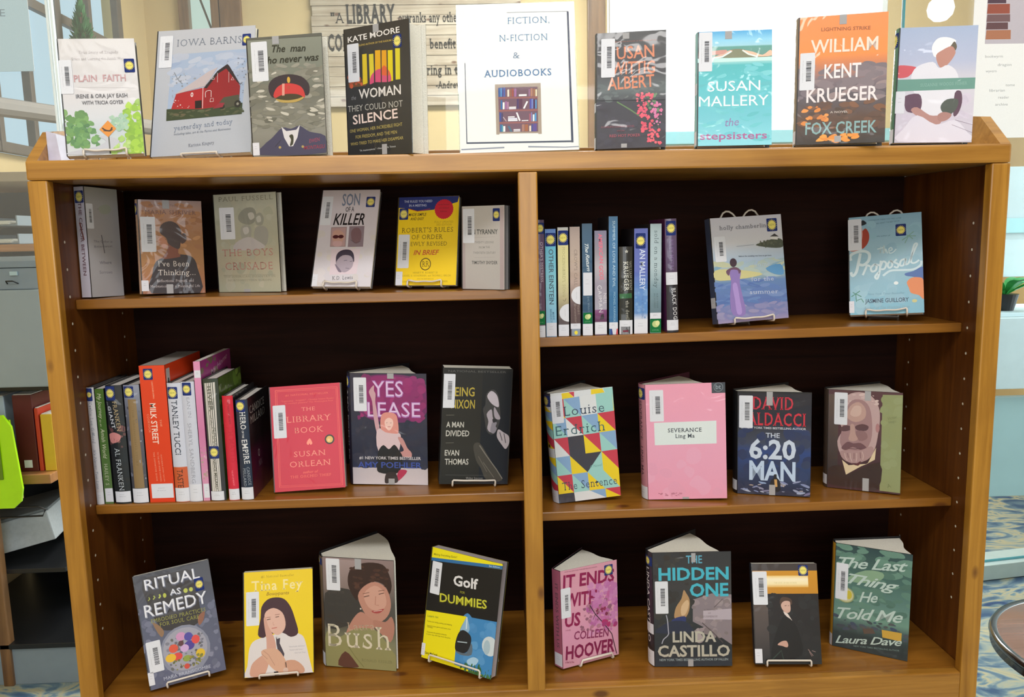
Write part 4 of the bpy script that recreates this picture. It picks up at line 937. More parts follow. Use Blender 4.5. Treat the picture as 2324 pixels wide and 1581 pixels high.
["ritual",[0.1179,0.0402,0.5001],[18.62,13.43,4.84],0.1461,0.2307,[["G",0,0,1461,2307,[[0,"#3c3e48"],[0.2,"#464854"],[0.4,"#50566c"],[0.7,"#5c6078"],[1,"#585c78"]]],["N",-122,-71,1495,1593,150,46,155,["#6c7088","#50546c","#7c8098","#444860","#646a84","#8a8ca4"],3,1.0],["B","#302c2e",[165,2182,647,2204,1135,2139,1154,1457,1161,1232,1006,1050,480,1083,342,1228,220,1605]],["B","#8c6c50",[234,1300,342,1228,419,1077,347,990]],["B","#8c5c48",[1093,1205,1232,1280,1185,1114,1087,1029]],["T","RITUAL","#3c4050",211,1954,1054,211,-1.7,"b"],["T","RITUAL","#8c90a4",203,1967,1051,211,0.0,"b"],["T","RITUAL","#e0e2ec",195,1980,1049,211,0.0,""],["T","AS","#3c4050",653,1742,209,118,-4.2,"b"],["T","AS","#8c90a4",645,1755,207,118,-3.5,"b"],["T","AS","#e0e2ec",637,1768,205,118,-2.8,""],["T","REMEDY","#3c4050",134,1416,1201,244,0.0,"b"],["T","REMEDY","#8c90a4",126,1429,1199,244,0.0,"b"],["T","REMEDY","#e0e2ec",118,1442,1197,244,0.0,""],["L","#a8b44c",17,[218,1761,254,1791,240,1830]],["L","#a8b44c",23,[312,1766,350,1798,332,1838]],["L","#b4c04c",31,[421,1763,453,1795,439,1838]],["E","#b4bc48",535,1792,32,47],["E","#b4bc48",938,1788,41,48],["E","#b4bc48",1042,1786,37,44],["T","EMBODIED PRACTICES","#a0a044",215,1305,1037,78,-1.6,"s"],["T","FOR SOUL CARE","#a0a044",357,1198,751,78,-2.3,"s"],["E","#84889c",762,613,477,502],["E","#9c9cac",760,636,424,429],["N",423,279,1128,924,60,31,78,["#6c6c84","#4c5470","#8c8ca0","#54503c","#5c5c34"],6,1.0],["E","#c890bc",711,900,94,85],["E","#5048a0",852,861,82,85],["E","#4c3c94",850,686,95,93],["E","#d84c48",979,771,79,89],["E","#d8543c",542,698,88,84],["E","#d84440",596,521,93,79],["E","#c8a4d4",748,650,82,76],["E","#e0b42c",466,526,100,83],["E","#d8b428",1030,471,88,93],["E","#8c9c44",766,438,82,63],["E","#5c343c",694,763,53,55],["N",502,246,1050,453,26,27,70,["#6c7c34","#8c8c34","#4c5c2c","#a8883c"],8,1.0],["E","#c8483c",742,283,53,54],["T","MARA BRANSCOMBE","#b4b8cc",278,126,903,64,0.0,""]],[["bar",47,328,318,948],["new",1124,1718,1299,1980],["call",0,92,110,352]]],
["tina",[0.2982,0.0646,0.5037],[7.88,11.87,-1.48],0.1401,0.2131,[["G",0,0,1401,2131,[[0,"#e8c80c"],[0.5,"#e8cb10"],[1,"#e4c60c"]]],["T","#1 National Bestseller","#a88c10",358,2001,667,48,0.0,"s"],["T","Tina Fey","#f0e09c",164,1743,1041,198,0.0,"bs"],["T","Bossypants","#9c7c10",462,1635,461,65,0.0,"bi"],["B","#d8d2d4",[19,11,72,229,116,587,243,748,604,827,861,894,1117,809,1223,693,1304,341,1380,12,1380,-20,1020,-32,386,-10]],["B","#40222c",[286,852,341,1171,364,1407,483,1551,654,1587,825,1538,952,1365,1035,1119,1096,832,945,758,775,857,498,835,392,779]],["B","#d8aea0",[420,1186,459,1314,609,1372,779,1268,842,1068,818,919,711,819,604,849,478,988]],["L","#3c2420",14,[469,1140,543,1151]],["L","#3c2420",14,[640,1181,714,1191]],["L","#8a5c50",10,[458,1188,544,1190]],["L","#8a5c50",10,[629,1232,726,1238]],["L","#b8584c",14,[563,960,669,969]],["L","#b8897c",8,[590,1087,597,1022,627,1024]],["B","#cc9c8c",[405,1166,448,1195,479,1052,541,918,604,784,645,609,622,461,474,494,455,753,425,949]],["P","#443c48",[646,781,731,753,720,646,813,424,791,318,686,477,656,629]],["P","#c8c4c8",[647,802,731,753,667,736]],["B","#cc9c88",[134,22,146,223,241,342,431,455,516,405,493,236,386,11]],["B","#d0a48c",[347,504,496,556,686,520,833,294,873,119,787,20,598,121,430,327]],["B","#c89880",[811,253,1024,278,1194,135,1192,7,893,-10]],["L","#3c2c28",17,[837,250,848,143]],["E","#d0b4a8",835,90,51,55],["L","#a87c6c",8,[390,522,495,428,620,204]],["L","#a87c6c",8,[357,461,473,344]],["P","#302c34",[597,78,682,82,702,6,618,2]],["T","\"Absolutely delicious.\"","#9c98a4",900,546,342,25,0.0,""],["T","\"Hysterically funny.\"","#9c98a4",910,480,288,25,0.0,""],["T","- New York Times","#9c98a4",1005,412,235,25,0.0,""]],[["bar",57,1040,315,1728]]],
["bush",[0.4562,0.1168,0.4963],[-10.9,0.23,-0.86],0.1547,0.2429,[["G",0,0,1547,2429,[[0,"#8c7878"],[0.25,"#7c6c68"],[0.4,"#54504c"],[0.6,"#4c4844"],[0.75,"#7c7c64"],[1,"#8c8c68"]]],["G",351,1701,712,2391,[[0,"#a08c8c"],[1,"#80706c"]]],["B","#3c3836",[35,1631,559,1751,833,1381,678,1032,50,858]],["B","#38241f",[550,1847,572,2109,720,2276,1001,2362,1316,2332,1445,2130,1495,1881,1436,1695,1351,1876,1127,1961,941,1861,819,1715,742,1520,650,1611]],["N",616,1771,1443,2282,40,45,114,["#4a3028","#3a2420","#5a3a2e","#2e1c1a"],3,2.0],["B","#bc8878",[757,1617,893,1836,1127,1949,1350,1853,1446,1650,1464,1419,1382,1203,1197,1059,1013,1105,854,1311]],["B","#cc9c8c",[888,1670,1125,1868,1325,1737,1365,1460,1203,1309,974,1390]],["L","#4c2c28",16,[886,1604,1004,1640]],["L","#4c2c28",15,[1212,1685,1325,1718]],["L","#6c4438",11,[865,1669,1006,1711]],["L","#6c4438",11,[1202,1750,1338,1783]],["B","#a84848",[1041,1303,1180,1331,1318,1373,1225,1275,1110,1260]],["L","#e0ccc4",11,[1087,1297,1272,1337]],["L","#a87060",11,[1142,1635,1126,1446,1206,1439]],["E","#d8c8c0",808,1337,19,19],["B","#b88474",[475,793,632,1102,806,1271,968,1174,1105,1064,1078,918,815,798,519,673]],["B","#b07c6c",[1083,1110,1334,1081,1472,1209,1534,955,1438,638,1237,811,1102,944]],["B","#8e8c60",[-39,53,1,625,99,811,269,650,673,884,1100,895,1325,651,1502,404,1556,289,1547,21,838,-20,345,21]],["B","#5c3c34",[270,38,434,363,672,111,693,13]],["L","#747448",14,[512,472,652,260,839,31]],["T","Spoken from","#58504c",98,1634,360,73,2.6,"s"],["T","the Heart","#4a4642",99,1375,397,84,0.0,"s"],["T","the","#4a4642",256,1519,99,63,3.0,"s"],["T","Laura","#b8a08c",513,834,589,180,4.8,"s"],["T","Bush","#d4ccb8",70,452,1376,511,0.0,"s"],["T","RONALD KESSLER","#747450",795,164,669,60,0.0,"s"]],[["bar",79,1708,377,2406],["tape",710,2203,851,2429]]],
["golf",[0.658,0.1073,0.5137],[-29.7,10.58,-2.53],0.1713,0.2349,[["P","#e8dc10",[-315,2298,1702,2749,1963,23,53,-491]],["P","#e8dc18",[-1,2349,1719,2341,1713,2278,13,2134]],["P","#2c6ca4",[6,2127,1722,2310,1724,2242,10,2057]],["P","#0c1018",[9,2062,1719,2240,1740,1171,-25,1002]],["T","Making Everything Easier!","#7c7c18",62,2187,578,42,5.2,"bi"],["T","5th Edition","#c8d8e8",1404,2230,247,27,6.2,"b"],["T","Golf","#d8d8dc",610,1674,590,200,4.0,"B"],["T","FOR","#8c8c2c",795,1545,113,46,4.5,"b"],["T","DUMMIES","#3c3c10",313,1245,1133,174,5.6,"B"],["T","DUMMIES","#c8c83c",327,1263,1132,169,5.6,"b"],["P","#3c84c0",[1006,1107,1740,1171,1736,26,830,69,816,398,893,842]],["N",943,4,1746,1075,26,100,275,["#4c90cc","#3c80bc","#5c9cd0"],3,1.0],["P","#e8dc14",[-25,1002,1006,1107,893,842,823,555,830,69,0,-4]],["B","#8cb4d4",[1008,1096,1074,978,1102,850,1036,744,898,799,936,921]],["L","#d0e0ec",26,[1015,1098,1029,854]],["B","#1c2028",[865,745,975,818,1141,748,1171,600,1103,405,955,334,818,376,810,552]],["L","#a8b8c4",21,[850,549,1081,586]],["B","#5c6c7c",[821,354,1081,367,1184,603,1211,367,959,302]],["E","#c8d4dc",1612,647,184,197],["E","#a4bccc",1545,608,77,150],["B","#a4c8e4",[1123,234,1266,338,1386,303,1311,174,1158,156]],["N",999,-49,1721,184,40,24,89,["#3c6c3c","#4c8048","#2c5c38"],5,0.4],["T","Learn to:","#7c9030",71,876,268,45,6.8,"b"],["T","Tackle your swing, putting, and chipping","#8c8418",71,773,613,27,6.2,"b"],["T","Improve your game and lower your","#8c8418",83,684,586,27,5.9,"b"],["T","handicap","#8c8418",87,658,134,27,4.7,"b"],["T","Overcome the greatest obstacles","#8c8418",88,549,493,27,6.5,"b"],["T","in your way with tips from the pros","#8c8418",86,503,593,27,5.8,"b"],["T","Gary McCord","#3c3c14",94,99,306,50,4.4,"b"]],[["bar",58,1385,297,2066],["call",0,55,89,310]]],
["ends",[0.9565,0.0614,0.4975],[21.52,1.72,0.25],0.1347,0.2111,[["G",0,0,1346,2111,[[0,"#d498ac"],[0.4,"#d89cb4"],[0.7,"#d494b4"],[1,"#cc98ac"]]],["N",643,606,1327,1675,90,65,191,["#b868a8","#cc84bc","#a85498","#d8a0c8","#c478b0","#bc5490"],3,1.0],["N",433,653,1184,1288,50,37,107,["#8c5470","#a86c88","#744860","#b87c94","#c48ca4"],4,1.0],["T","FROM THE NEW YORK TIMES BESTSELLING AUTHOR","#8c5468",105,2066,763,19,-2.2,""],["T","IT ENDS","#8c1c50",57,1741,1215,261,-3.7,"B"],["T","WITH","#8c1c50",82,1322,753,272,-3.9,"B"],["T","US","#8c1c50",68,899,364,269,-4.9,"B"],["T","COLLEEN","#84305c",272,578,832,172,-7.6,"b"],["T","HOOVER","#7c1c4c",67,185,1175,277,-4.1,"B"],["T","A NOVEL","#a46074",86,807,122,29,-8.1,""],["T","#1 New York Times","#8c3c5c",57,111,207,47,-11.4,""],["N",754,1194,1324,1666,30,43,135,["#c478b0","#b868a8","#d090c0"],7,1.0],["L","#3c2434",18,[670,1244,797,1025,1013,750,1185,498,1292,30]],["L","#3c2434",10,[797,1025,741,915]],["L","#3c2434",11,[1013,750,1127,747]],["N",798,970,1071,1117,8,43,98,["#7c2c4c","#94345c"],8,1.0],["N",957,670,1301,824,8,57,126,["#b0306c","#a03c78"],9,1.0]],[["bar",0,1088,223,1733],["new",1038,1814,1242,2039]]],
["hidden",[1.1503,0.0652,0.4939],[-5.59,0.23,1.53],0.1593,0.2491,[["G",0,0,1592,2490,[[0,"#343438"],[0.3,"#3c3a3c"],[0.5,"#343638"],[0.8,"#2a2c32"],[1,"#283440"]]],["P","#887c84",[807,1464,1195,1597,1593,1565,1593,468,1232,740,799,988]],["N",811,546,1577,1550,40,66,177,["#9c8c94","#84787c","#b0a4a8","#74686c"],3,1.0],["P","#b4a8b4",[1014,1223,1593,1260,1593,1018,1012,1032]],["N",20,752,798,2490,50,66,177,["#3c3a38","#2c2c2e","#444240","#342c2a"],4,1.0],["B","#b08c64",[419,1090,458,1304,574,1492,622,1679,676,1607,740,1465,725,1228,632,1062,498,1065]],["B","#d0b08c",[570,1326,685,1466,727,1371,656,1158,566,1135]],["B","#30386c",[334,850,384,1042,633,1110,653,990,560,822]],["B","#2c3044",[14,757,338,995,653,990,785,843,761,746]],["L","#a8a8b8",20,[256,1141,282,996,297,728,192,607,154,509]],["L","#54484c",17,[989,961,1210,740,1410,519]],["L","#5c5054",13,[1413,1475,1236,1290]],["T","THE","#60aac8",682,2255,326,163,0.0,"b"],["T","HIDDEN","#48b4cc",117,1900,1423,257,0.0,"B"],["T","ONE","#48b4cc",748,1540,783,270,0.0,"B"],["T","A NOVEL","#74686c",1025,1223,243,37,0.0,"s"],["T","OF","#74686c",1113,1150,55,33,3.9,"s"],["T","SUSPENSE","#74686c",1001,1075,300,38,0.0,"s"],["T","LINDA","#b8b4a8",377,544,894,224,0.0,"B"],["T","CASTILLO","#b8b4a8",66,225,1482,236,0.0,"B"],["T","NEW YORK TIMES BESTSELLING AUTHOR OF FALLEN","#94a4ac",97,125,1412,49,0.0,"b"]],[["bar",39,1171,303,1876],["tape",789,2274,876,2474],["tape2",686,0,795,157]]],
["gold",[1.356,0.0449,0.5034],[-4.17,14.74,-0.0],0.1363,0.2038,[["G",0,0,1362,2038,[[0,"#3c3434"],[0.07,"#3c3434"],[0.075,"#c88c20"],[0.3,"#c08420"],[0.305,"#1c181c"],[0.6,"#1e1c20"],[1,"#202428"]]],["G",-51,23,310,1421,[[0,"#5c504c"],[0.5,"#4c4444"],[1,"#24262a"]]],["G",308,1550,1169,1791,[[0,"#e8c470"],[0.3,"#f4e8c8"],[0.7,"#f0e0b0"],[1,"#d8a440"]]],["T","THE SOUL OF AN OCTAVE","#c8b47c",461,1625,466,35,0.0,"s"],["N",310,69,1326,1373,50,78,208,["#1c1a1e","#242226","#2a2c30","#18181c","#22282a"],3,1.0],["B","#4c3830",[557,1245,601,1347,718,1347,806,1296,801,1195,699,1245,593,1194]],["B","#c8a498",[580,1194,649,1270,758,1266,775,1195,768,1067,688,1029,614,1092]],["L","#3c2c28",10,[657,1174,696,1179]],["L","#3c2c28",7,[722,1174,753,1179]],["P","#d8ccc8",[618,1067,714,1016,814,850,759,889,648,1003]],["B","#141418",[369,379,520,787,633,965,810,863,928,633,957,171,379,72]],["B","#c0988a",[473,391,554,455,659,467,693,377,652,339,576,365]],["L","#c0988a",10,[628,378,673,339]],["L","#8c7474",13,[1095,298,1193,169]],["L","#8c7474",13,[1172,272,1245,246]],["L","#8c7474",10,[1118,247,1166,156]],["L","#2c3c38",25,[354,98,545,276,586,71]]],[["bar",14,1198,314,1880],["new",972,1786,1175,2005],["call",0,24,151,309]]],
["last",[1.5524,0.124,0.4939],[-31.09,-0.03,-0.04],0.1477,0.2339,[["G",0,0,1477,2339,[[0,"#2c4448"],[0.3,"#486a64"],[0.5,"#5c807a"],[0.68,"#6c9284"],[0.75,"#4c6464"],[0.85,"#2c3c40"],[1,"#26343a"]]],["N",34,782,1474,2324,80,96,264,["#507468","#5c8478","#44645c","#6c9484","#78a090","#3c5c58"],3,2.0],["B","#84a488",[259,1604,598,1836,934,1844,894,1672,461,1531]],["N",31,428,1479,745,40,34,122,["#34486c","#4c5468","#3c4444","#5c5c54"],4,2.0],["P","#c8a040",[964,589,1347,598,1345,412,983,420]],["P","#5c4c44",[595,527,792,575,846,472,624,417]],["E","#98a070",231,1214,175,178],["E","#c8c49c",231,1214,154,155],["E","#c8b83c",295,1227,62,97],["T","The Last","#b8ccc8",76,1810,1347,228,6.4,"c"],["T","Thing","#b8ccc8",262,1492,993,218,0.0,"c"],["T","He","#b8ccc8",500,1113,383,220,9.0,"c"],["T","Told Me","#b8ccc8",91,657,1291,242,7.7,"c"],["T","Laura Dave","#b8ccc8",65,80,1330,165,10.4,"c"],["T","NEW YORK TIMES BESTSELLING AUTHOR","#6c8484",431,76,895,35,6.9,"b"]],[["bar",27,1097,266,1914]]]]
SPINE_DATA = [
["gifford",0.0188,0.1007,0.8738,0.0152,0.2402,0.0006,[["G",0,0,151,2402,[[0,"#ccccd4"],[1,"#d4d4dc"]]],["T","Kathie Lee Gifford","#64788c",31,2115,846,66,-90.0,"s"],["T","It's Never Too Late","#7c8ca4",40,1138,815,50,-90.0,"i"]],[["new",0,2127,118,2390],["call",9,23,148,252]],{"hc":1,"cap":"#262c30"}],
["journey",0.0352,0.1007,0.8738,0.0176,0.2367,-0.0006,[["G",0,0,176,2366,[[0,"#4c6c2c"],[0.3,"#44682c"],[1,"#5c7848"]]],["T","My Journey","#c8ccb4",39,2273,513,72,-90.0,"i"],["T","to an","#c8ccb4",38,1737,133,38,-87.9,"i"],["T","Amish World","#c8ccb4",43,1559,615,75,-90.0,"i"],["T","HAILEY S","#c8ccb4",44,836,446,68,-90.0,"s"]],[["call",16,40,176,323]],{}],
["franken",0.0559,0.1007,0.8738,0.0329,0.2433,0.0041,[["G",0,0,329,2432,[[0,"#1c242c"],[1,"#1a2024"]]],["N",-50,1180,323,1595,20,43,109,["#54383c","#3c2c34","#8c5c5c"],3,1.0],["B","#c88484",[-3,1437,110,1481,236,1409,184,1294,50,1263,1,1345]],["T","FRANKEN","#b8a47c",128,2108,607,79,-85.4,"s"],["T","GIANT","#c8ccd4",17,2009,462,66,-81.9,"bs"],["T","of the SENATE","#a8acb4",2,2099,184,30,-80.6,"s"],["T","AL FRANKEN","#c4ccd4",87,1158,882,97,-88.3,"s"]],[["new",0,2132,192,2417],["call",15,34,316,258]],{"hc":1}],
["brown",0.0914,0.1007,0.8738,0.0315,0.2433,-0.0007,[["G",0,0,315,2432,[[0,"#8c92a4"],[0.3,"#5c6070"],[0.6,"#50505c"],[1,"#3c4048"]]],["N",-85,398,377,2111,50,21,79,["#b4b8c8","#44444c","#70748c","#2c2c34"],5,0.6],["P","#8c7450",[78,2146,236,2142,258,316,59,317]],["T","THE GREENLIGHTS STORY","#74603c",145,1941,1171,30,-90.0,"s"]],[["new",8,2177,206,2406],["call",9,13,315,306]],{"hc":1}],
["milk",0.1251,0.1007,0.8738,0.0507,0.2809,0.0038,[["G",0,0,506,2808,[[0,"#dc4018"],[1,"#d83c18"]]],["T","CHRISTOPHER KIMBALL","#f0a080",217,2489,359,29,-87.9,"b"],["T","MILK STREET","#f0d8cc",152,2044,834,114,-90.0,"b"],["T","THE","#f4b494",320,1711,146,35,-87.2,"s"],["T","COOKBOOK","#f0a080",78,1826,383,43,-88.0,"s"],["T","THE DEFINITIVE GUIDE","#f0b094",137,1045,599,27,-88.1,"s"],["T","TO THE NEW HOME COOKING","#f0b094",215,1043,612,27,-88.0,"s"],["T","FEATURING EVERY RECIPE","#f0b094",280,994,565,22,-87.4,"s"]],[["new",74,2521,258,2746],["call",44,86,477,385]],{"hc":0,"side":"#e84418","D":0.2,"pages":"#9c9894"}],
["tucci",0.1771,0.1007,0.8738,0.0278,0.245,0.0038,[["G",0,0,277,2449,[[0,"#c8ccdc"],[0.7,"#c8ccdc"],[0.705,"#c85c34"],[1,"#c85c34"]]],["T","TANLEY TUCCI","#2c384c",71,2100,1115,110,-90.0,"b"],["T","TASTE","#5c2c1c",71,679,380,112,-90.0,"b"]],[["new",5,2128,205,2369],["call",0,8,278,291]],{"hc":1}],
["lean",0.2045,0.1007,0.8738,0.0266,0.247,-0.001,[["G",0,0,265,2469,[[0,"#c8ccdc"],[1,"#c4c8d8"]]],["T","EAN IN","#8c90a0",96,2149,407,62,-87.8,"l"],["T","SHERYL SANDBERG","#8c90a0",80,1627,1242,75,-90.0,"l"]],[["new",26,2188,203,2450],["call",22,12,266,359]],{"hc":1}],
["pink",0.2303,0.1007,0.8738,0.0153,0.2864,0.0016,[["G",0,0,152,2864,[[0,"#d88cb4"],[0.12,"#d890b8"],[0.5,"#c878a4"],[1,"#d498b8"]]],["N",16,385,132,1182,20,23,69,["#b06890","#a89c88","#e0b0c8"],4,1.0]],[["call",8,2535,132,2685],["label2",21,63,145,356]],{"side":"#a8408c","D":0.19}],
["river",0.2481,0.1007,0.8738,0.0304,0.2516,0.0045,[["G",0,0,304,2515,[[0,"#303c34"],[1,"#34343c"]]],["P","#d0ccc8",[29,2426,242,2445,225,1112,36,1117]],["P","#d0ccc8",[43,876,218,882,218,205,32,200]],["T","RIVER","#6c6c64",77,2362,516,85,-87.8,"b"],["T","of the","#6c6c64",98,1777,214,47,-90.0,"i"],["T","GODS","#8c8c84",112,1536,397,78,-90.0,"b"],["T","NDICE MILLARD","#54544c",90,863,617,54,-88.2,"b"]],[["new",30,885,223,1138],["call",0,10,262,198]],{"hc":1,"side":"#50682c"}],
["red",0.2835,0.1007,0.8738,0.0218,0.2161,0.0011,[["G",0,0,218,2161,[[0,"#cc1c38"],[1,"#d02440"]]],["T","THE HOUSE OF SECRETS","#8c1428",102,2060,479,33,-88.3,"b"],["T","JIM MATTIS","#c41834",79,1531,749,90,-87.2,"b"],["T","THE ART OF MEMORY","#f07080",93,626,326,30,-86.8,"b"]],[["call",9,8,218,237]],{"hc":1}],
["hero",0.3095,0.1007,0.8738,0.0242,0.2074,-0.0,[["G",0,0,241,2073,[[0,"#1c2c44"],[1,"#182840"]]],["T","HERO","#d8d8dc",78,1828,362,103,-90.0,"bs"],["T","OF THE","#d8d8dc",97,1442,155,35,-90.0,"b"],["T","EMPIRE","#d8d8dc",80,1251,499,102,-87.0,"bs"],["T","CANDICE","#a8b0bc",139,681,375,53,-87.2,"s"],["T","MILLARD","#a8b0bc",67,660,373,53,-90.0,"s"]],[["new",0,1828,188,2059],["call",0,7,242,261]],{"hc":1,"side":"#241820","hero":1}],
["mistress",0.9133,0.1007,1.191,0.021,0.2324,-0.002,[["G",0,0,209,2323,[[0,"#54446c"],[0.5,"#5c405c"],[1,"#5c4460"]]],["T","OTHER'S MISTRESS","#c8bccc",121,1892,789,51,-90.0,""]],[["new",36,2050,206,2267],["call",13,0,203,234],["green",40,253,200,529]],{"hc":1}],
["einstein",0.9354,0.1007,1.1913,0.0217,0.2141,-0.0013,[["G",0,0,217,2140,[[0,"#3c6cb4"],[0.14,"#4c8cc8"],[0.16,"#50b0cc"],[0.5,"#7cc4d4"],[1,"#8cb4d8"]]],["T","OTHER EINSTEIN","#244458",70,1745,1093,88,-90.0,"b"],["T","MARIE","#3c7498",124,495,155,39,-86.2,"b"],["T","BENEDICT","#3c7498",76,554,271,35,-88.0,"b"]],[["new",6,1800,208,2063],["call",7,12,217,282]],{}],
["mocking",0.9602,0.1007,1.1916,0.0215,0.2164,-0.0004,[["G",0,0,214,2164,[[0,"#b4b4b4"],[0.12,"#d0c884"],[0.45,"#d4cc94"],[0.65,"#b8ac84"],[0.85,"#54484c"],[1,"#54484c"]]],["T","MOCKINGBIRD'L SONG","#a49c64",91,1776,977,52,-90.0,"s"],["L","#3c3430",7,[94,732,129,702,158,759]]],[["new",10,1815,209,2104],["call",0,6,215,237],["disc",19,292,215,651]],{}],
["crow",0.9842,0.1007,1.1918,0.0207,0.2169,-0.0009,[["G",0,0,206,2168,[[0,"#a08c84"],[0.3,"#b4a090"],[0.5,"#b0988c"],[0.7,"#5c4444"],[1,"#4c3c40"]]],["T","CROW'S CALL","#7c6c64",84,1722,716,61,-90.0,"s"],["T","Wanda E.","#8c7c74",135,619,196,50,-85.7,"i"],["T","Brunstetter","#8c7c74",73,648,388,46,-87.8,"i"]],[["call",3,143,207,250],["disc",21,632,207,996],["sun",24,2,197,143]],{}],
["return",1.0087,0.1007,1.1921,0.0207,0.2223,-0.0021,[["G",0,0,206,2223,[[0,"#1c4c6c"],[0.5,"#204c6c"],[1,"#1c4464"]]],["T","The Return","#d0d8dc",51,1830,552,69,-85.2,"c"],["T","EVE WARD","#7c98ac",94,774,297,39,-87.5,"s"]],[["call",2,3,207,235],["green",12,240,193,459],["label2",16,803,196,1259]],{}],
["gods",1.0334,0.1007,1.1924,0.0246,0.2078,-0.0015,[["G",0,0,246,2078,[[0,"#74708c"],[0.2,"#8c8490"],[0.35,"#b0a8b0"],[0.5,"#948c9c"],[0.75,"#a4a0b0"],[0.76,"#7c3c74"],[0.86,"#5c2c54"],[1,"#6c5c74"]]],["T","AMERICAN","#d8607c",77,2018,586,70,-87.5,"B"],["T","GODS","#d8687c",87,1391,287,77,-86.5,"B"],["T","NEIL","#dcd8e0",168,843,225,71,-87.2,"s"],["T","GAIMAN","#dcd8e0",50,994,548,87,-86.8,"s"],["P","#2c1828",[129,417,179,426,186,321,98,304]]],[["call",0,16,246,262]],{}],
["lovevil",1.0619,0.1007,1.1927,0.0183,0.2348,-0.0005,[["G",0,0,183,2347,[[0,"#2c6c9c"],[0.5,"#2c6c9c"],[1,"#2c6898"]]],["T","SUMMER OF LOVE AND EVIL","#b4d0e0",77,2260,1307,50,-90.0,""],["T","MICHAEL KARWASKI","#8cb4cc",89,856,612,42,-90.0,""]],[["call",1,118,178,248],["flag",28,2,183,117]],{}],
["devil",1.0824,0.1007,1.1929,0.0274,0.1747,-0.0041,[["G",0,0,274,1747,[[0,"#1c2024"],[1,"#141c1c"]]],["STAR","#d0d0c8",142,1652,40,40,5],["T","WILLIAM KENT","#a8a8a0",187,1463,582,52,-88.4,"s"],["T","KRUEGER","#ccccc4",81,1454,592,88,-87.9,"bs"],["P","#2c6c44",[4,812,247,823,251,727,14,717]],["T","the devil","#bcbcb4",122,679,386,68,-88.4,"s"]],[["call",4,0,267,283],["black",32,3,215,155]],{"hc":1}],
["anmallery",1.1126,0.1007,1.1933,0.0278,0.2096,-0.0015,[["G",0,0,277,2095,[[0,"#4c58a8"],[0.4,"#5464b4"],[0.6,"#5484c4"],[0.8,"#5c8cc8"],[0.85,"#c0c8dc"],[1,"#ccc8d0"]]],["N",20,322,274,885,20,39,97,["#6c9cd0","#5478b8","#7ca4d4"],3,1.0],["T","AN MALLERY","#c8d4ec",111,1688,813,107,-90.0,"b"],["T","THE STEPSISTERS","#4c70a8",151,768,463,35,-90.0,""]],[["new",27,1699,227,2001],["call",1,11,278,287]],{}],
["monday",1.1446,0.1007,1.1936,0.0229,0.2177,-0.0038,[["G",0,0,229,2176,[[0,"#a0b4bc"],[0.4,"#a8bcc4"],[0.6,"#74909c"],[0.8,"#5c7480"],[1,"#9ca8b0"]]],["T","sold on a monday","#40545c",84,2048,1141,81,-90.0,"s"],["T","KRISTINA","#44585c",126,796,298,32,-87.8,"s"],["T","MCMORRIS","#44585c",72,797,298,32,-88.2,"s"]],[["call",0,282,225,410],["green",2,7,229,291]],{}],
["dog",1.1795,0.1007,1.194,0.0235,0.2264,-0.0063,[["G",0,0,234,2263,[[0,"#5c4c70"],[0.4,"#544468"],[0.5,"#44344c"],[0.56,"#1c1c2c"],[1,"#1c2030"]]],["T","RILEY MYERS","#74608c",78,1862,614,73,-90.0,"bs"],["T","BLACK DOG","#d0d0d8",100,889,628,79,-87.3,"bs"]],[["new",17,1935,213,2220],["call",0,43,235,253],["label2",0,958,235,1207]],{"hc":1,"lside":"#7c3c78"}]]
SHELF_Z = [1.2888, 1.1911, 1.2006, 0.8738, 0.8288, 0.8328]
SPINE_LABELS = {
 "gifford": "white spined book at the left end of the left row on the shelf",
 "journey": "thin moss green spine between a white spine and a black spine",
 "franken": "black spine with cream lettering left of the silver and tan spine",
 "brown": "silver spine with a tan stripe left of the tall orange book",
 "milk": "tall orange cookbook standing above its neighbours",
 "tucci": "pale blue spine with a burnt orange foot",
 "lean": "plain pale grey spine left of the thin pink book",
 "pink": "thin tall pink book sticking up behind its neighbours",
 "river": "dark spine with cream title panels and a leafy green cover",
 "red": "small bright red spine with pages showing on top",
 "hero": "navy spine at the right end of the left row",
 "mistress": "purple spine half hidden behind the middle post",
 "einstein": "turquoise spine with dark lettering",
 "mocking": "pale yellow spine with a white round sticker",
 "crow": "taupe spine with a cut off white round sticker",
 "return": "dark teal spine with white script title",
 "gods": "grey mauve spine with pink lettering",
 "lovevil": "tall narrow blue spine above its neighbours",
 "devil": "short black spine with cream lettering and a green band",
 "anmallery": "violet blue spine right of the short black spine",
 "monday": "pale grey blue spine with lower case lettering",
 "dog": "purple and black spine at the right end of the right row"
}

# ---------------------------------------------------------------- the bookcase
TOPZ, WID, STILE, RAIL_T = 1.545, 1.8, 0.0357, 0.035
XC = 0.8798
Z_BOT = 0.4938
REC, SHELF_T = 0.0927, 0.0192
Z1L, Z1R0, Z1R1, Z2L, Z2R0, Z2R1 = SHELF_Z
BACKY = 0.345


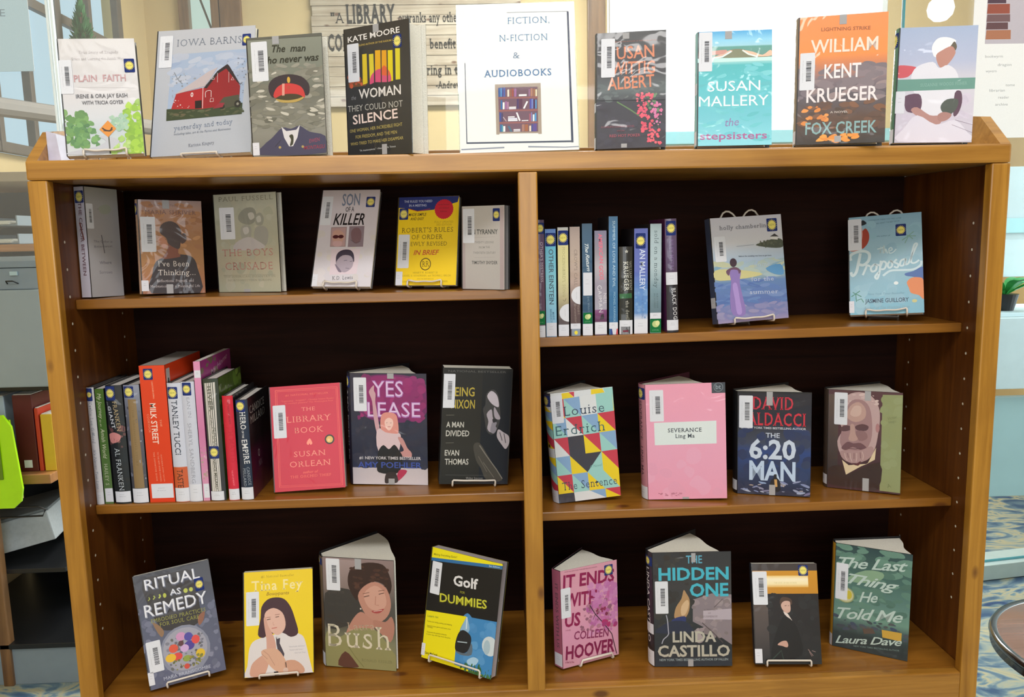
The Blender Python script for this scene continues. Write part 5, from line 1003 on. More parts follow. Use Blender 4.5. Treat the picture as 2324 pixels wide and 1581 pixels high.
def bookcase():
    t = thing('bookcase', 'wide honey brown wooden bookcase with four open compartments each side, full of displayed books', 'bookcase', (0, 0, 0))
    wx, wz, wy = MT['wood_x'], MT['wood_z'], MT['wood_y']

    def part(name, a, b, mat, bev=0.002):
        mb = MB()
        mb.box(a, b, bev)
        return mb.build(name, mat, t)
    part('top_board', (0, 0, TOPZ - RAIL_T), (WID, BACKY + 0.012, TOPZ), wx, 0.004)
    for x0 in (0.0, WID - STILE):
        part('face_stile', (x0, 0.0, 0.06), (x0 + STILE, 0.022, TOPZ - RAIL_T - 0.0006), wz, 0.003)
    part('face_stile', (XC, 0.0, Z_BOT - 0.005), (XC + STILE, 0.022, TOPZ - RAIL_T - 0.0006), wz, 0.003)
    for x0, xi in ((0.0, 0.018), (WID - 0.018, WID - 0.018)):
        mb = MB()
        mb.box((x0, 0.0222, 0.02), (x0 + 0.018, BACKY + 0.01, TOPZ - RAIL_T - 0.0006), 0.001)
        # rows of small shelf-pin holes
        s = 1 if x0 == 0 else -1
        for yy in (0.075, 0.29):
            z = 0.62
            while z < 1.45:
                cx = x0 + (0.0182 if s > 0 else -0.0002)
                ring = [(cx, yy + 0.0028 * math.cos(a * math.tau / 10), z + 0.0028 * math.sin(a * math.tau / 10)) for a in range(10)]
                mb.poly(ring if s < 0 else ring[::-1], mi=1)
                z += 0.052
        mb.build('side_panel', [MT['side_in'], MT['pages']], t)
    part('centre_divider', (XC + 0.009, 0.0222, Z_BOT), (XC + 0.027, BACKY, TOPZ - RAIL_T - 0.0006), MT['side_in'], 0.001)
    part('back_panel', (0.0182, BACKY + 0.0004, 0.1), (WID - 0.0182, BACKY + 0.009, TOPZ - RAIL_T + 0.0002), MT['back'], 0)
    part('bottom_board', (0.0185, 0.0225, Z_BOT - 0.03), (WID - 0.0185, BACKY, Z_BOT - 0.0005), wy)
    part('bottom_rail', (STILE, 0.0005, Z_BOT - 0.10), (WID - STILE, 0.0222, Z_BOT), wx, 0.003)
    # closed base below the compartments, down to the floor
    for x0, x1 in ((STILE + 0.003, XC - 0.002), (XC + 0.002, WID - STILE - 0.003)):
        mb = MB()
        mb.box((x0, 0.006, 0.09), (x1, 0.022, Z_BOT - 0.103), 0.003)
        mb.build('base_panel', wx, t)
    part('plinth', (0.0, 0.03, 0.0), (WID, BACKY, 0.06), wx)
    lx, rx = 0.0185, WID - 0.0185
    c0, c1 = XC + 0.0085, XC + 0.0275
    for x0, x1, za, zb in ((lx, c0, Z1L, Z1L), (c1, rx, Z1R0, Z1R1), (lx, c0, Z2L, Z2L), (c1, rx, Z2R0, Z2R1)):
        mb = MB()
        mb.box((x0, REC, -SHELF_T), (x1, BACKY - 0.001, 0), 0.0025)
        mb.v = [(v[0], v[1], v[2] + za + (zb - za) * (v[0] - x0) / (x1 - x0)) for v in mb.v]
        mb.build('shelf', wy, t)
    # gallery round the top
    prof = [(0.004, TOPZ), (BACKY, TOPZ), (BACKY, TOPZ + 0.05), (0.12, TOPZ + 0.066), (0.07, TOPZ + 0.058)]
    for x0 in (0.0, WID - 0.02):
        mb = MB()
        mb.prism([(p[0], p[1]) for p in prof], x0, x0 + 0.02, axis='x')
        mb.build('gallery_end', wx, t)
    part('gallery_rail', (0.0202, BACKY - 0.02, TOPZ), (WID - 0.0202, BACKY, TOPZ + 0.04), wx)
    return t


bookcase()

# ---------------------------------------------------------------- face-out books
# key: (label, group, T, hard, fan, spine colour, spine text, spine stickers, back colour, easel, extras)
TOPG, UL, UR, ML, MR, BL_, BR_ = ('books standing on top of the bookcase', 'face-out books, upper left compartment', 'face-out books, upper right compartment', 'face-out books, middle left compartment', 'face-out books, middle right compartment', 'face-out books, bottom left compartment', 'face-out books, bottom right compartment')
L_ = 'label'
BOOKS = {
    'plain': ('white paperback with a green country road and an orange diamond road sign on its cover', TOPG, .018, 0, 0, '#d8d8d8', None, (), '#c8c8c8', 1, {}),
    'barns': ('large pale grey book with a picture of a red barn', TOPG, .014, 0, 0, '#a8acb8', None, (), '#a8acb8', 1, {'up': .001, 'wave': 0.0, 'spread': .35}),
    'man': ('grey-green hardcover showing a floating officer cap above an empty uniform', TOPG, .028, 1, 0, '#70746c', None, (), '#50544c', 0, {}),
    'woman': ('very thick dark hardcover with yellow bars, its fore-edge turned to the right', TOPG, .05, 1, 0, '#2c2c30', None, (), '#2c3038', 0, {}),
    'albert': ('dark hardcover with orange capitals and a pink flower spray', TOPG, .026, 1, 0, '#3a3e44', None, ((L_, .36, .08), (L_, .05, .1)), '#2c2c30', 0, {}),
    'mallery': ('turquoise hardcover with white capitals over pool water', TOPG, .026, 1, 0, '#8cc4cc', None, ((L_, .07, .12), (L_, .5, .1)), '#70b0c0', 0, {}),
    'kruger': ('orange and dusky brown hardcover, tallest at the right end of the top', TOPG, .03, 1, 0, '#8c7a68', None, ((L_, .06, .1),), '#4c4038', 0, {}),
    'wish': ('lilac hardcover with a woman in a white bonnet, furthest right on top', TOPG, .026, 1, 0, '#3c7454', 'SIMPLE WISH', ((L_, .06, .12), ('new', .9, .13)), '#9c98b0', 0, {}),
    'white': ('slim white book turned almost sideways at the left end of the upper left shelf', UL, .024, 0, 0, '#c9c6d4', 'THE COLOR BETWEEN', (('mark', .6, .16), ('new', .91, .11)), '#b8b8c0', 0, {}),
    'think': ('amber hardcover with a woman seen from behind, hair in a bun', UL, .022, 1, 0, '#b89478', 'MARIA SHRIVER', (('new', .9, .12),), '#7c5c40', 0, {}),
    'boys': ('pale olive hardcover with faded soldiers under shiny film', UL, .02, 1, 0, '#a8a898', None, (), '#8c8c80', 0, {}),
    'killer': ('white paperback with three small portraits, leaning back on a wire stand', UL, .012, 0, 0, '#584c50', None, (), '#b8b0b8', 1, {}),
    'robert': ('yellow paperback with a blue top and a round red seal', UL, .014, 0, 0, '#e8c818', None, (), '#c0a418', 1, {}),
    'tyranny': ('small plain grey paperback beside the middle post, upper left compartment', UL, .02, 0, 0, '#a8a4a4', None, (), '#a8a4a4', 0, {'pages': '#a4a4a4'}),
    'summer': ('paperback with a woman in a lilac dress facing the sea', UR, .022, 0, 0, '#4c5470', None, ((L_, .2, .1),), '#6c7088', 1, {'tall': 1.0}),
    'proposal': ('light blue paperback with a white looping script title', UR, .02, 0, 0, '#4c6c78', None, (), '#6c94a8', 1, {'tall': 1.0}),
    'library': ('crimson paperback with pale gold lettering inside a thin frame', ML, .022, 0, 0, '#b01c3c', None, (), '#b01c3c', 0, {}),
    'yes': ('hardcover with a seated woman pointing up under pink neon letters', ML, .028, 1, 48, '#2a2638', 'AMY POEHLER', (('new', .92, .1),), '#1c1c28', 0, {'R': .14}),
    'nixon': ('black paperback with the lit profile of a thoughtful man', ML, .036, 0, 0, '#202226', None, (), '#202226', 1, {'wave': .001, 'spread': .62}),
    'louise': ('hardcover with a colourful patchwork of squares and triangles', MR, .03, 1, 38, '#8ca4bc', None, ((L_, .05, .13), ('dot', .52, .03), ('new', .93, .1)), '#34383c', 0, {'R': .115, 'sart': 1}),
    'sever': ('plain pink hardcover with a white title box', MR, .032, 1, 44, '#c88898', 'SEVERANCE   LING MA', ((L_, .05, .12), ('new', .92, .1)), '#4c2030', 0, {'R': .125, 'board': '#4a2030'}),
    'six': ('navy and black hardcover with red capitals above large pale digits', MR, .03, 1, 38, '#12141a', None, ((L_, .08, .1),), '#12141a', 0, {'R': .135}),
    'hugo': ('hardcover with an old white-bearded man and an olive strip', MR, .03, 1, 44, '#4a3c34', None, ((L_, .08, .1),), '#2c2420', 0, {'R': .142}),
    'ritual': ('grey-blue paperback with a bowl of flowers, tilted on its stand', BL_, .014, 0, 0, '#2c2450', None, (), '#2c2450', 1, {'wave': .0, 'up': .008}),
    'tina': ('bright yellow paperback with a brown-haired woman in a white shirt', BL_, .016, 0, 0, '#d8b810', None, (), '#c0a818', 1, {'wave': .0, 'up': .005}),
    'bush': ('hardcover with a smiling short-haired woman, pages fanned open wide', BL_, .034, 1, 58, '#6c5c4c', None, ((L_, .06, .12), ('new', .95, .06)), '#14161c', 0, {'R': .155}),
    'golf': ('yellow and black paperback with a golf ball and club, on a white stand', BL_, .024, 0, 0, '#d8cc14', None, (), '#d8cc14', 1, {'wave': .0, 'up': .013, 'spread': .72, 'pages': '#b4acb0'}),
    'ends': ('pink paperback with purple flowers and deep magenta capitals', BR_, .024, 0, 34, '#b06078', 'IT ENDS WITH US', ((L_, .08, .13),), '#c088a0', 2, {'R': .125, 'wave': .0}),
    'hidden': ('dark hardcover with turquoise capitals and a seated blonde woman', BR_, .03, 1, 42, '#26262e', 'LINDA CASTILLO', ((L_, .07, .13), (L_, .33, .09), ('new', .92, .08)), '#14161c', 0, {'R': .137}),
    'gold': ('small dark paperback with a golden band above a seated man in black', BR_, .014, 0, 0, '#2c3444', None, (), '#2c3444', 1, {'wave': .0, 'up': .009, 'spread': .66}),
    'last': ('dusky green hardcover with white brush script, at the right end', BR_, .026, 1, 32, '#c09030', None, ((L_, .05, .13),), '#101418', 0, {'R': .145}),
}
QC = {'r': '#c43c50', 'b': '#84a8d0', 't': '#98ccc8', 'y': '#e8cc24', 'w': '#d8dce0', 'k': '#3c3c48'}


def quilt_spine(T, h):
    out = []
    n = 12
    for i in range(n):
        v0, v1 = h * 1e4 * i / n, h * 1e4 * (i + 1) / n
        a, b = 'ywrtbwyrbtyr'[i], 'brtbywrtybwk'[i]
        out.append(['P', QC[a], [0, v0, T * 1e4, v0, 0, v1]])
        out.append(['P', QC[b], [T * 1e4, v0, T * 1e4, v1, 0, v1]])
    return out


SHELF = {TOPG: lambda x: TOPZ, UL: lambda x: Z1L, ML: lambda x: Z2L, BL_: lambda x: Z_BOT, BR_: lambda x: Z_BOT,
         UR: lambda x: Z1R0 + (Z1R1 - Z1R0) * (x - XC - .0275) / (WID - XC - .046),
         MR: lambda x: Z2R0 + (Z2R1 - Z2R0) * (x - XC - .0275) / (WID - XC - .046)}
NUDGE = {'woman': (.002, .022, 0), 'white': (.0175, -.03, 0), 'library': (-.006, -.012, 0), 'yes': (.002, 0.004, 0)}

for key, o, ang, w, h, art, stk in FACE_DATA:
    if key in NUDGE:
        o = [a + b for a, b in zip(o, NUDGE[key])]
    if key == 'white':
        h = .2145
    if key == 'sign':
        SIGN = (o, ang, w, h, art)
        continue
    label, grp, T, hard, fan, spc, spt, sps, back, stand, ex = BOOKS[key]
    rot = rot_of(*ang)
    bk = book('paperback_book' if not hard else 'hardcover_book', label, grp, Vector(o), rot, w, h, T, art, stk, hc=bool(hard), fan=fan, spine=spc,
         spine_text=spt, spine_stickers=sps, back=back, R_=ex.get('R'), seed=len(label),
         spine_art=quilt_spine(T, h) if ex.get('sart') else None, page_col=ex.get('pages'),
         endpaper=MT['pages'] if key in ('woman', 'man', 'boys') else None,
         board=new_mat('maroon_book_board', ex['board'], 0.5) if ex.get('board') else None)
    if stand:
        zs = SHELF[grp](o[0])
        short = label.split(',')[0]
        if stand == 2:
            e = thing('book_easel', 'white wire stand under the ' + 'pink paperback with purple flowers', 'book stand', Vector(o), rot, 'wire book stands')
            r = 0.0024
            yf = -r - 0.002
            u0, u1 = w * 0.3, w * 0.88
            wire(e, [(u0, .012, -r - .0005), (u0, yf + .002, -r), (u0, yf, 0), (u0 + .004, yf, .010), (u1 - .004, yf, .010), (u1, yf, 0), (u1, yf + .002, -r), (u1, .012, -r - .0005)], r, 'front_lip')
        else:
            nice = {'plain': 'the white paperback with the orange road sign', 'barns': 'the large grey barn book', 'killer': 'the white paperback with three portraits',
                    'robert': 'the yellow and blue paperback', 'summer': 'the book with the woman in lilac', 'proposal': 'the light blue script-titled book',
                    'nixon': 'the black profile paperback', 'ritual': 'the tilted flower bowl book', 'tina': 'the yellow book with the brown-haired woman',
                    'golf': 'the yellow and black golf book', 'gold': 'the small gold-banded book'}[key]
            e = easel('white wire stand holding up ' + nice, 'wire book stands', Vector(o), rot, w, h, T, wave=ex.get('wave', .004),
                  spread=ex.get('spread', .55), tall=ex.get('tall', .6), drop=o[2] - zs, up=ex.get('up', .010))
        settle([bk, e], SHELF[grp])
    else:
        settle([bk], SHELF[grp])

# ---------------------------------------------------------------- sign in its clear stand
o, ang, w, h, art = SIGN
rot = rot_of(*ang)
t = thing('sign_holder', 'clear acrylic stand holding the white printed notice on top of the bookcase', 'sign holder', Vector(o), rot)
mb = MB()
mb.box((-.002, .0012, 0.002), (w + .002, .0032, h + .004), .0005)
mb.build('back_plate', MT['clear'], t)
mb = MB()
mb.box((-.002, -.0045, 0.002), (w + .002, -.0025, h + .003), .0005)
mb.build('front_plate', glass_mat('clear_front_acrylic', '#fcfdfd', 0.003, 0.004, '#e8f0f4'), t)
mb = MB()
inv = rot.inverted()
base = [inv @ Vector(p) for p in ((0, .002, 0), (0, .09, 0))]
foot = Matrix.Rotation(math.radians(ang[1]), 4, 'X')
mb.box((-.002, .002, .0005), (w + .002, .075, .003), .0005, mat=foot)
mb.build('foot_plate', MT['clear'], t)
t = thing('printed_notice', 'white sheet with blue lettering and a small bookshelf picture, centre of the top', 'sign', Vector(o), rot)
mb = MB()
mb.box((0, -.0006, .004), (w, .0008, h), 0)
A = Art(w, h, lambda u, v, k: (u, -.0008 - k, v), mb)
A.run(art)
mb.build('sheet', MT['paper'], t)

# ---------------------------------------------------------------- spine-out books
SP_LABEL = SPINE_LABELS
for key, x, d, z, T, h, tilt, art, stk, ex in SPINE_DATA:
    left = x < 0.8
    hard = bool(ex.get('hc'))
    T -= .0006
    if key == 'pink':
        T -= .0015
        x += .0016
    rot = rot_of(90, 0, 0) if abs(tilt) < .0055 else (Matrix.Rotation(-math.atan2(-tilt, h), 3, 'Y') @ rot_of(90, 0, 0))
    D = ex.get('D', .15)
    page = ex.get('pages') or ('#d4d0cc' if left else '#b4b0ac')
    side = ex.get('side', '#2a2a2e')
    ls = ex.get('lside')
    fa = [['G', 0, 0, int(D * 1e4), int(h * 1e4), [[0, side], [1, side]]]]
    H_, W_ = h * 1e4, D * 1e4
    if key == 'hero':
        fa = [['G', 0, 0, int(W_), int(H_), [[0, '#16161a'], [.45, '#1c1218'], [.6, '#4c1434'], [1, '#581438']]],
              ['T', 'CANDICE', '#b8b8b4', int(W_ * .08), int(H_ * .84), int(W_ * .7), 160, 0, 's'], ['T', 'MILLARD', '#b8b8b4', int(W_ * .08), int(H_ * .74), int(W_ * .7), 160, 0, 's'],
              ['T', 'O', '#c8bcc0', int(W_ * .34), int(H_ * .36), 120, 160, 0, 's'], ['T', 'NIX', '#8c7c84', int(W_ * .34), int(H_ * .26), 260, 130, 0, 's']]
    elif key == 'river':
        fa += [['N', 0, int(H_ * .3), int(W_), int(H_), 40, 60, 260, ['#6c9434', '#84ac40', '#4c6c2c', '#38542c', '#9cbc58'], 3, 1.2]]
    elif key == 'pink':
        fa += [['N', 0, int(H_ * .82), int(W_ * .6), int(H_), 12, 80, 240, ['#7c6c5c', '#8c8070', '#6c6454'], 4, 1.6], ['T', 'My Home', '#d8a8d0', int(W_ * .3), int(H_ * .86), int(W_ * .6), 110, 12, 'ic']]
    elif key == 'milk':
        fa += [['P', '#c8c4c8', [60, int(H_ * .76), 240, int(H_ * .76), 240, int(H_ * .97), 60, int(H_ * .97)]], ['P', '#2c2c30', [130, int(H_ * .8), 190, int(H_ * .8), 190, int(H_ * .9), 130, int(H_ * .9)]]]
    ba = [['G', 0, 0, int(D * 1e4), int(h * 1e4), [[0, ls], [1, ls]]]] if ls else None
    # local x runs back into the case, so the origin is the right front corner of the spine
    bk = book('shelved_book', SP_LABEL[key], 'spine-out books, middle left compartment' if left else 'spine-out books, upper right compartment',
         Vector((x + T, d, z)), rot, D, h, T, fa, [], hc=hard, fan=0, spine_art=art, spine_stickers=[tuple(s) for s in stk], page_col=page, seed=int(x * 1000), back_art=ba,
         back='#3c3a40' if not ls else ls)
    settle([bk], SHELF[ML] if left else SHELF[UR])

# ---------------------------------------------------------------- the room
def ramp_mat(name, cols, scale, rough=0.9, distort=2.0, stretch=(1, 1, 1)):
    m = bpy.data.materials.new(name)
    m.use_nodes = True
    nt = m.node_tree
    b = nt.nodes['Principled BSDF']
    b.inputs['Roughness'].default_value = rough
    b.inputs['Specular IOR Level'].default_value = 0.2
    tc = nt.nodes.new('ShaderNodeTexCoord')
    mp = nt.nodes.new('ShaderNodeMapping')
    mp.inputs['Scale'].default_value = stretch
    ns = nt.nodes.new('ShaderNodeTexNoise')
    ns.inputs['Scale'].default_value = scale
    ns.inputs['Detail'].default_value = 4
    ns.inputs['Distortion'].default_value = distort
    cr = nt.nodes.new('ShaderNodeValToRGB')
    e = cr.color_ramp.elements
    e[0].position = cols[0][0]
    e[0].color = lin(cols[0][1]) + [1]
    e[1].position = cols[-1][0]
    e[1].color = lin(cols[-1][1]) + [1]
    for p, c in cols[1:-1]:
        q = e.new(p)
        q.color = lin(c) + [1]
    nt.links.new(tc.outputs['Object'], mp.inputs['Vector'])
    nt.links.new(mp.outputs['Vector'], ns.inputs['Vector'])
    nt.links.new(ns.outputs['Fac'], cr.inputs['Fac'])
    nt.links.new(cr.outputs['Color'], b.inputs['Base Color'])
    return m


M_carpet = ramp_mat('patterned_carpet', [(.34, '#3c526c'), (.45, '#5c7280'), (.5, '#84908a'), (.56, '#a09a7c'), (.61, '#647c84'), (.7, '#34486a')], 4.2, 0.95, 1.8, (1, 2.0, 1))
M_cream = new_mat('cream_plaster', '#ccb484', 0.9, noise=0.03, nscale=3)
M_ceil = new_mat('white_ceiling', '#dcdcd8', 0.9)
M_frame = new_mat('grey_brown_window_wood', '#5c544c', 0.5, noise=0.12, nscale=12)
M_trim = wood_mat('old_oak_trim', 'z', '#5a3f26', '#8a6540', knots=False)
M_pane = emit_mat('bright_sky_through_window', '#c0dce8', 1.05)
M_blind = emit_mat('sunlit_window_blind', '#ffffff', 1.9)
M_teal = new_mat('pale_teal_sill', '#8cc4cc', 0.5)
M_gmetal = new_mat('grey_painted_metal', '#7c8a94', 0.45, noise=0.03)
M_black = new_mat('black_metal', '#15171a', 0.4)
M_white = new_mat('white_laminate', '#a4bcc2', 0.5, noise=0.03)
M_aqua = new_mat('hazed_aqua_panel', '#8cb0b6', 0.4, noise=0.06, nscale=6)  # milky haze of the acrylic mixed into the panel colour
M_glass = glass_mat('screen_glass', '#fafcfc', 0.03, 0.06, '#e0e8f0')
M_edge = new_mat('polished_glass_edge', '#4c9aa8', 0.15, coat=0.5)
M_edgew = new_mat('highlight_glass_edge', '#dfeef4', 0.2, coat=0.5)  # pale strips paint the bright highlight along the pane edges


def one(name, a, b, mat, bev=0.0, parent=None):
    mb = MB()
    mb.box(a, b, bev)
    return mb.build(name, mat, parent)


RX0, RX1, RY0, RY1, RZ = -1.02, 3.9, -4.2, 3.2, 3.2
struct(one('floor', (RX0 - .1, RY0 - .1, -.05), (RX1 + .1, RY1 + .1, 0), M_carpet))
struct(one('ceiling', (RX0 - .1, RY0 - .1, RZ), (RX1 + .1, RY1 + .1, RZ + .05), M_ceil))
struct(one('wall_front', (RX0 - .1, RY0 - .1, 0.0), (RX1 + .1, RY0, RZ), M_cream))
struct(one('wall_right', (RX1, RY0, 0.0), (RX1 + .1, RY1, RZ), M_cream))


def wall_with_holes(name, u0, u1, holes, fixed, axis, thick, mat):
    """holes: (u0,u1,z0,z1) sorted; axis 'x' -> wall runs along x at y=fixed"""
    mb = MB()

    def bx(a, b, z0, z1):
        if b - a < 1e-4 or z1 - z0 < 1e-4:
            return
        if axis == 'x':
            mb.box((a, fixed, z0), (b, fixed + thick, z1))
        else:
            mb.box((fixed - thick, a, z0), (fixed, b, z1))
    cur = u0
    for h0, h1, z0, z1 in holes:
        bx(cur, h0, 0, RZ)
        bx(h0, h1, 0, z0)
        bx(h0, h1, z1, RZ)
        cur = h1
    bx(cur, u1, 0, RZ)
    return struct(mb.build(name, mat))


wall_with_holes('wall_back', RX0, RX1, [(-.80, -.62, 1.7, 3.0), (1.545, 3.15, 1.96, 3.05)], RY1, 'x', .12, M_cream)
wall_with_holes('wall_left', RY0, RY1, [(0.9, 2.86, 1.75, 3.05)], RX0, 'y', .12, M_cream)

# left window: tall panes in a grey-brown timber grid
w1 = struct(thing('window_1', 'grey brown timber window with bluish panes along the left wall', 'window', (RX0, 1.9, 1.75)))
for a in (0.93, 1.16, 1.42, 1.68, 1.92, 2.18, 2.48, 2.80):
    mb = MB()
    wd = .05 if a in (1.42, 2.18, 2.80) else .03
    mb.box((.0, a - 1.9 - wd / 2, 0), (.035, a - 1.9 + wd / 2, 1.3), .004)
    mb.build('window_frame', M_frame, w1)
for z in (0.02, .62, .98, 1.26):
    mb = MB()
    mb.box((.002, -1.0, z - .02), (.03, .96, z + .02), .004)
    mb.build('window_frame', M_frame, w1)
mb = MB()
mb.box((-.09, -1.0, 0), (-.08, .96, 1.3))
mb.build('window_pane', M_pane, w1)

w2 = struct(thing('window_2', 'narrow wooden framed window beside the left corner', 'window', (-.71, RY1, 1.7)))
for a, b in ((-.115, -.06), (.06, .115)):
    mb = MB()
    mb.box((a, -.03, -.05), (b, .02, 1.35), .005)
    mb.build('window_frame', M_trim, w2)
mb = MB()
mb.box((-.09, .06, 0), (.09, .07, 1.3))
mb.build('window_pane', emit_mat('green_tinted_daylight', '#c4dcd0', 1.0), w2)
mb = MB()
mb.tube([(-.05, .03, 1.15), (.07, .03, .78)], .006, 6)
mb.build('blind_cord', M_frame, w2)
struct(one('trim_1', (-.62 + .01, RY1 - .03, 0), (-.485, RY1 - .0005, RZ), M_trim, .004))
struct(one('trim_2', (1.43, RY1 - .04, 0), (1.53, RY1 - .0005, RZ), M_trim, .004))

w3 = struct(thing('window_3', 'large overexposed window with white blinds behind the right half of the bookcase', 'window', (2.35, RY1, 1.96)))
mb = MB()
mb.box((-.8, .05, .0), (.8, .06, 1.09))
mb.build('window_blind', M_blind, w3)
for a in (-.79, -.02, .77):
    mb = MB()
    mb.box((a, .0, 0), (a + .03, .045, 1.09), .003)
    mb.build('window_frame', new_mat('white_window_frame', '#e4e8ec', .4), w3)
mb = MB()
mb.box((-.85, -.06, -.07), (.85, .0, 0.0), .004)
mb.build('window_sill', M_teal, w3)

# wall sign of whitewashed slats
t = thing('wall_sign', 'whitewashed slat board sign with black lettering on the cream back wall', 'sign', (-.10, RY1 - .02, 2.13))
M_sl = wood_mat('whitewashed_slats', 'x', '#94846c', '#c4b8a4', rough=.7, coat=0, knots=True)
mb = MB()
nz = 14
for i in range(nz):
    z = i * .054
    o_ = .004 * math.sin(i * 2.3)
    mb.box((o_, -.014 - .002 * (i % 3), z), (1.16 + o_, 0, z + .052), .002)
mb.build('slat_board', M_sl, t)
A = Art(1.2, .8, lambda u, v, k: (u, -.0195 - k * 4, v))
for s, x, y, L, H_, st in (('"A', .105, .445, .075, .055, 's'), ('LIBRARY', .19, .445, .27, .095, 'Bs'), ('outranks any other', .478, .445, .34, .052, 'bs'), ('one', .86, .445, .08, .052, 'bs'),
                          ('COMMUNITY', .085, .30, .33, .085, 'Bs'), ('can do to', .44, .305, .17, .05, 'bs'), ('benefit its people.', .645, .305, .38, .052, 'bs'),
                          ('It is a never', .22, .166, .24, .052, 'bs'), ('spring in the desert."', .578, .166, .46, .052, 'bs'), ('-Andrew Carnegie', .672, .092, .30, .036, 'bs')):
    A.text(s, '#2c2a28', x * 1e4, y * 1e4, L * 1e4, H_ * 1e4, 0, st)
A.mb.build('lettering', MT['paper'], t)

# ---------------------------------------------------------------- hanging glass screens behind the bookcase
GY = .42
for nm, x0, x1, lab in (('glass_screen', -1.0, -.150, 'left hanging clear glass screen, its notice taped on'), ('glass_screen', -.134, 1.800, 'wide middle hanging clear glass screen behind the bookcase top'), ('glass_screen', 1.806, 2.75, 'right hanging clear glass screen with the book poster')):
    t = thing(nm, lab, 'glass screen', (x0, GY, 1.36))
    mb = MB()
    mb.box((0.0, 0, 0), (x1 - x0, .006, RZ - 1.362))
    mb.build('pane', M_glass, t)
    mb = MB()
    if x0 > -.9 and x0 < 1:
        mb.box((-.006, -.002, 0), (-.0005, .008, RZ - 1.362), .001)
        mb.build('edge_strip', M_edgew, t)
        mb = MB()
        mb.box((x1 - x0 + .0005, -.002, 0), (x1 - x0 + .004, .008, RZ - 1.362), .001)
        mb.build('edge_strip', M_edge, t)
    elif x0 < -.9:
        mb.box((x1 - x0 - .001 + .0015, -.002, 0), (x1 - x0 + .006, .008, RZ - 1.362), .001)
        mb.build('edge_strip', M_edgew, t)
    mb = MB()
    mb.box((0, -.006, RZ - 1.39), (x1 - x0, .012, RZ - 1.3605))
    mb.build('top_channel', M_gmetal, t)

t = thing('suction_cup', 'clear suction cup stuck on the glass at the left end of the bookcase', 'suction cup', (-.118, GY - .0005, 1.660), Matrix.Rotation(math.radians(90), 3, 'X'))
mb = MB()
mb.lathe([(0.019, 0.0), (.018, .002), (.012, .006), (.007, .010), (.007, .016), (.0045, .018), (0.0001, .018)], (0, 0, 0), 28)
mb.build('cup', glass_mat('clear_vinyl', '#d0d8e0', .35, .3, '#e0e8f0'), t, True)
t = thing('marbled_bracket', 'small pale marbled plastic wedge beside the white road sign book', 'bracket', (.0, .042, TOPZ + .0004))
mb = MB()
mb.prism([(0.0206, 0), (.0435, 0), (.038, .05), (.0206, .056)], 0, .05, axis='y')
mb.build('wedge', new_mat('marbled_plastic', '#c4c4dc', .3, coat=.4, noise=.12, nscale=40), t)

t = thing('printed_notice', 'pale typed notice taped to the left glass screen', 'sign', (-.99, GY - .004, 1.783))
mb = MB()
mb.box((0, 0, 0), (.805, .001, .5))
A = Art(.9, .5, lambda u, v, k: (u, -.0004 - k, v), mb)
A.grad(0, 0, 8050, 5000, [[0, '#b8d0dc'], [1, '#b4ccd8']])
A.text('LIFE', '#8c9ca8', 7080, 1180, 460, 150)
A.text('READ FOR', '#8c9ca8', 6300, 1560, 1420, 150)
mb.build('sheet', MT['paper'], t)

t = thing('book_poster', 'white poster with a stack of old books and grey words on the right glass screen', 'poster', (1.965, GY - .004, 1.60))
mb = MB()
mb.box((0, 0, 0), (.6, .001, .5))
A = Art(.6, .5, lambda u, v, k: (u, -.0004 - k, v), mb)
A.grad(0, 0, 6000, 5000, [[0, '#f0f0f4'], [1, '#eef4f6']])
A.grad(300, 2140, 3000, 5000, [[0, '#c8c0cc'], [1, '#c0bcc8']])
y = 2240
for c, a, hh in (('#b07c64', 600, 220), ('#6c5458', 520, 170), ('#7c6468', 560, 180), ('#9c5c50', 540, 230), ('#5c4c58', 440, 210), ('#7c3c38', 460, 260)):
    A.poly([(310, y), (310 + a, y), (300 + a, y + hh - 14), (320, y + hh - 14)], c)
    y += hh
for s, x, yy, L in (('bookwyrm', 330, 1830, 420), ('dragon', 640, 1640, 330), ('wyvern', 360, 1500, 260), ('librarian', 480, 1060, 370), ('tome', 860, 1180, 220), ('reader', 700, 900, 260), ('archive', 640, 740, 300)):
    A.text(s, '#a4aab0', x, yy, L, 60)
mb.build('sheet', MT['paper'], t)
t = thing('globe_reflection', 'round white glowing globe standing in for a lamp reflection in the right screen', 'lamp', (2.272, 1.1, 2.073))
mb = MB()
mb.lathe([(0.0001, -.04), (.02, -.035), (.035, -.02), (.04, 0), (.035, .02), (.02, .035), (.012, .04)], (0, 0, 0), 24)
mb.build('globe', emit_mat('lamp_reflection_glow', '#fff8ee', 1.6), t, True)  # emissive globe added in place of a lamp's reflection in the glass
mb = MB()
mb.tube([(0, 0, .038), (0, 0, RZ - 2.073)], .004, 8)
mb.build('hanging_rod', M_white, t)

# ---------------------------------------------------------------- left: wooden storage rack behind the bookcase end
M_rack = wood_mat('brown_rack_wood', 'x', '#8c5c34', '#b88454', knots=False)
t = thing('storage_rack', 'wooden storage rack with trays and boxes left of the bookcase', 'shelving', (-1.0, .95, 0))
for z, th in ((.665, .03), (1.378, .022)):
    if th:
        mb = MB()
        mb.box((0.0, 0, z), (.46 if z < 1 else .49, .62, z + th), .003)
        mb.build('shelf', M_rack, t)
mb = MB()
mb.box((0.0, 0, 1.582), (.485, .5, 1.61), .003)
mb.build('shelf', new_mat('beige_shelf', '#a89880', .6), t)
for x0, z1 in ((.0, 1.61), (.245, .665)):
    mb = MB()
    mb.box((x0, 0.0, 0), (x0 + .032, .03, z1), .003)
    mb.build('post', M_trim, t)
mb = MB()
mb.box((.46, .34, .0), (.475, .6, 1.58), .002)
mb.build('post', M_gmetal, t)
mb = MB()
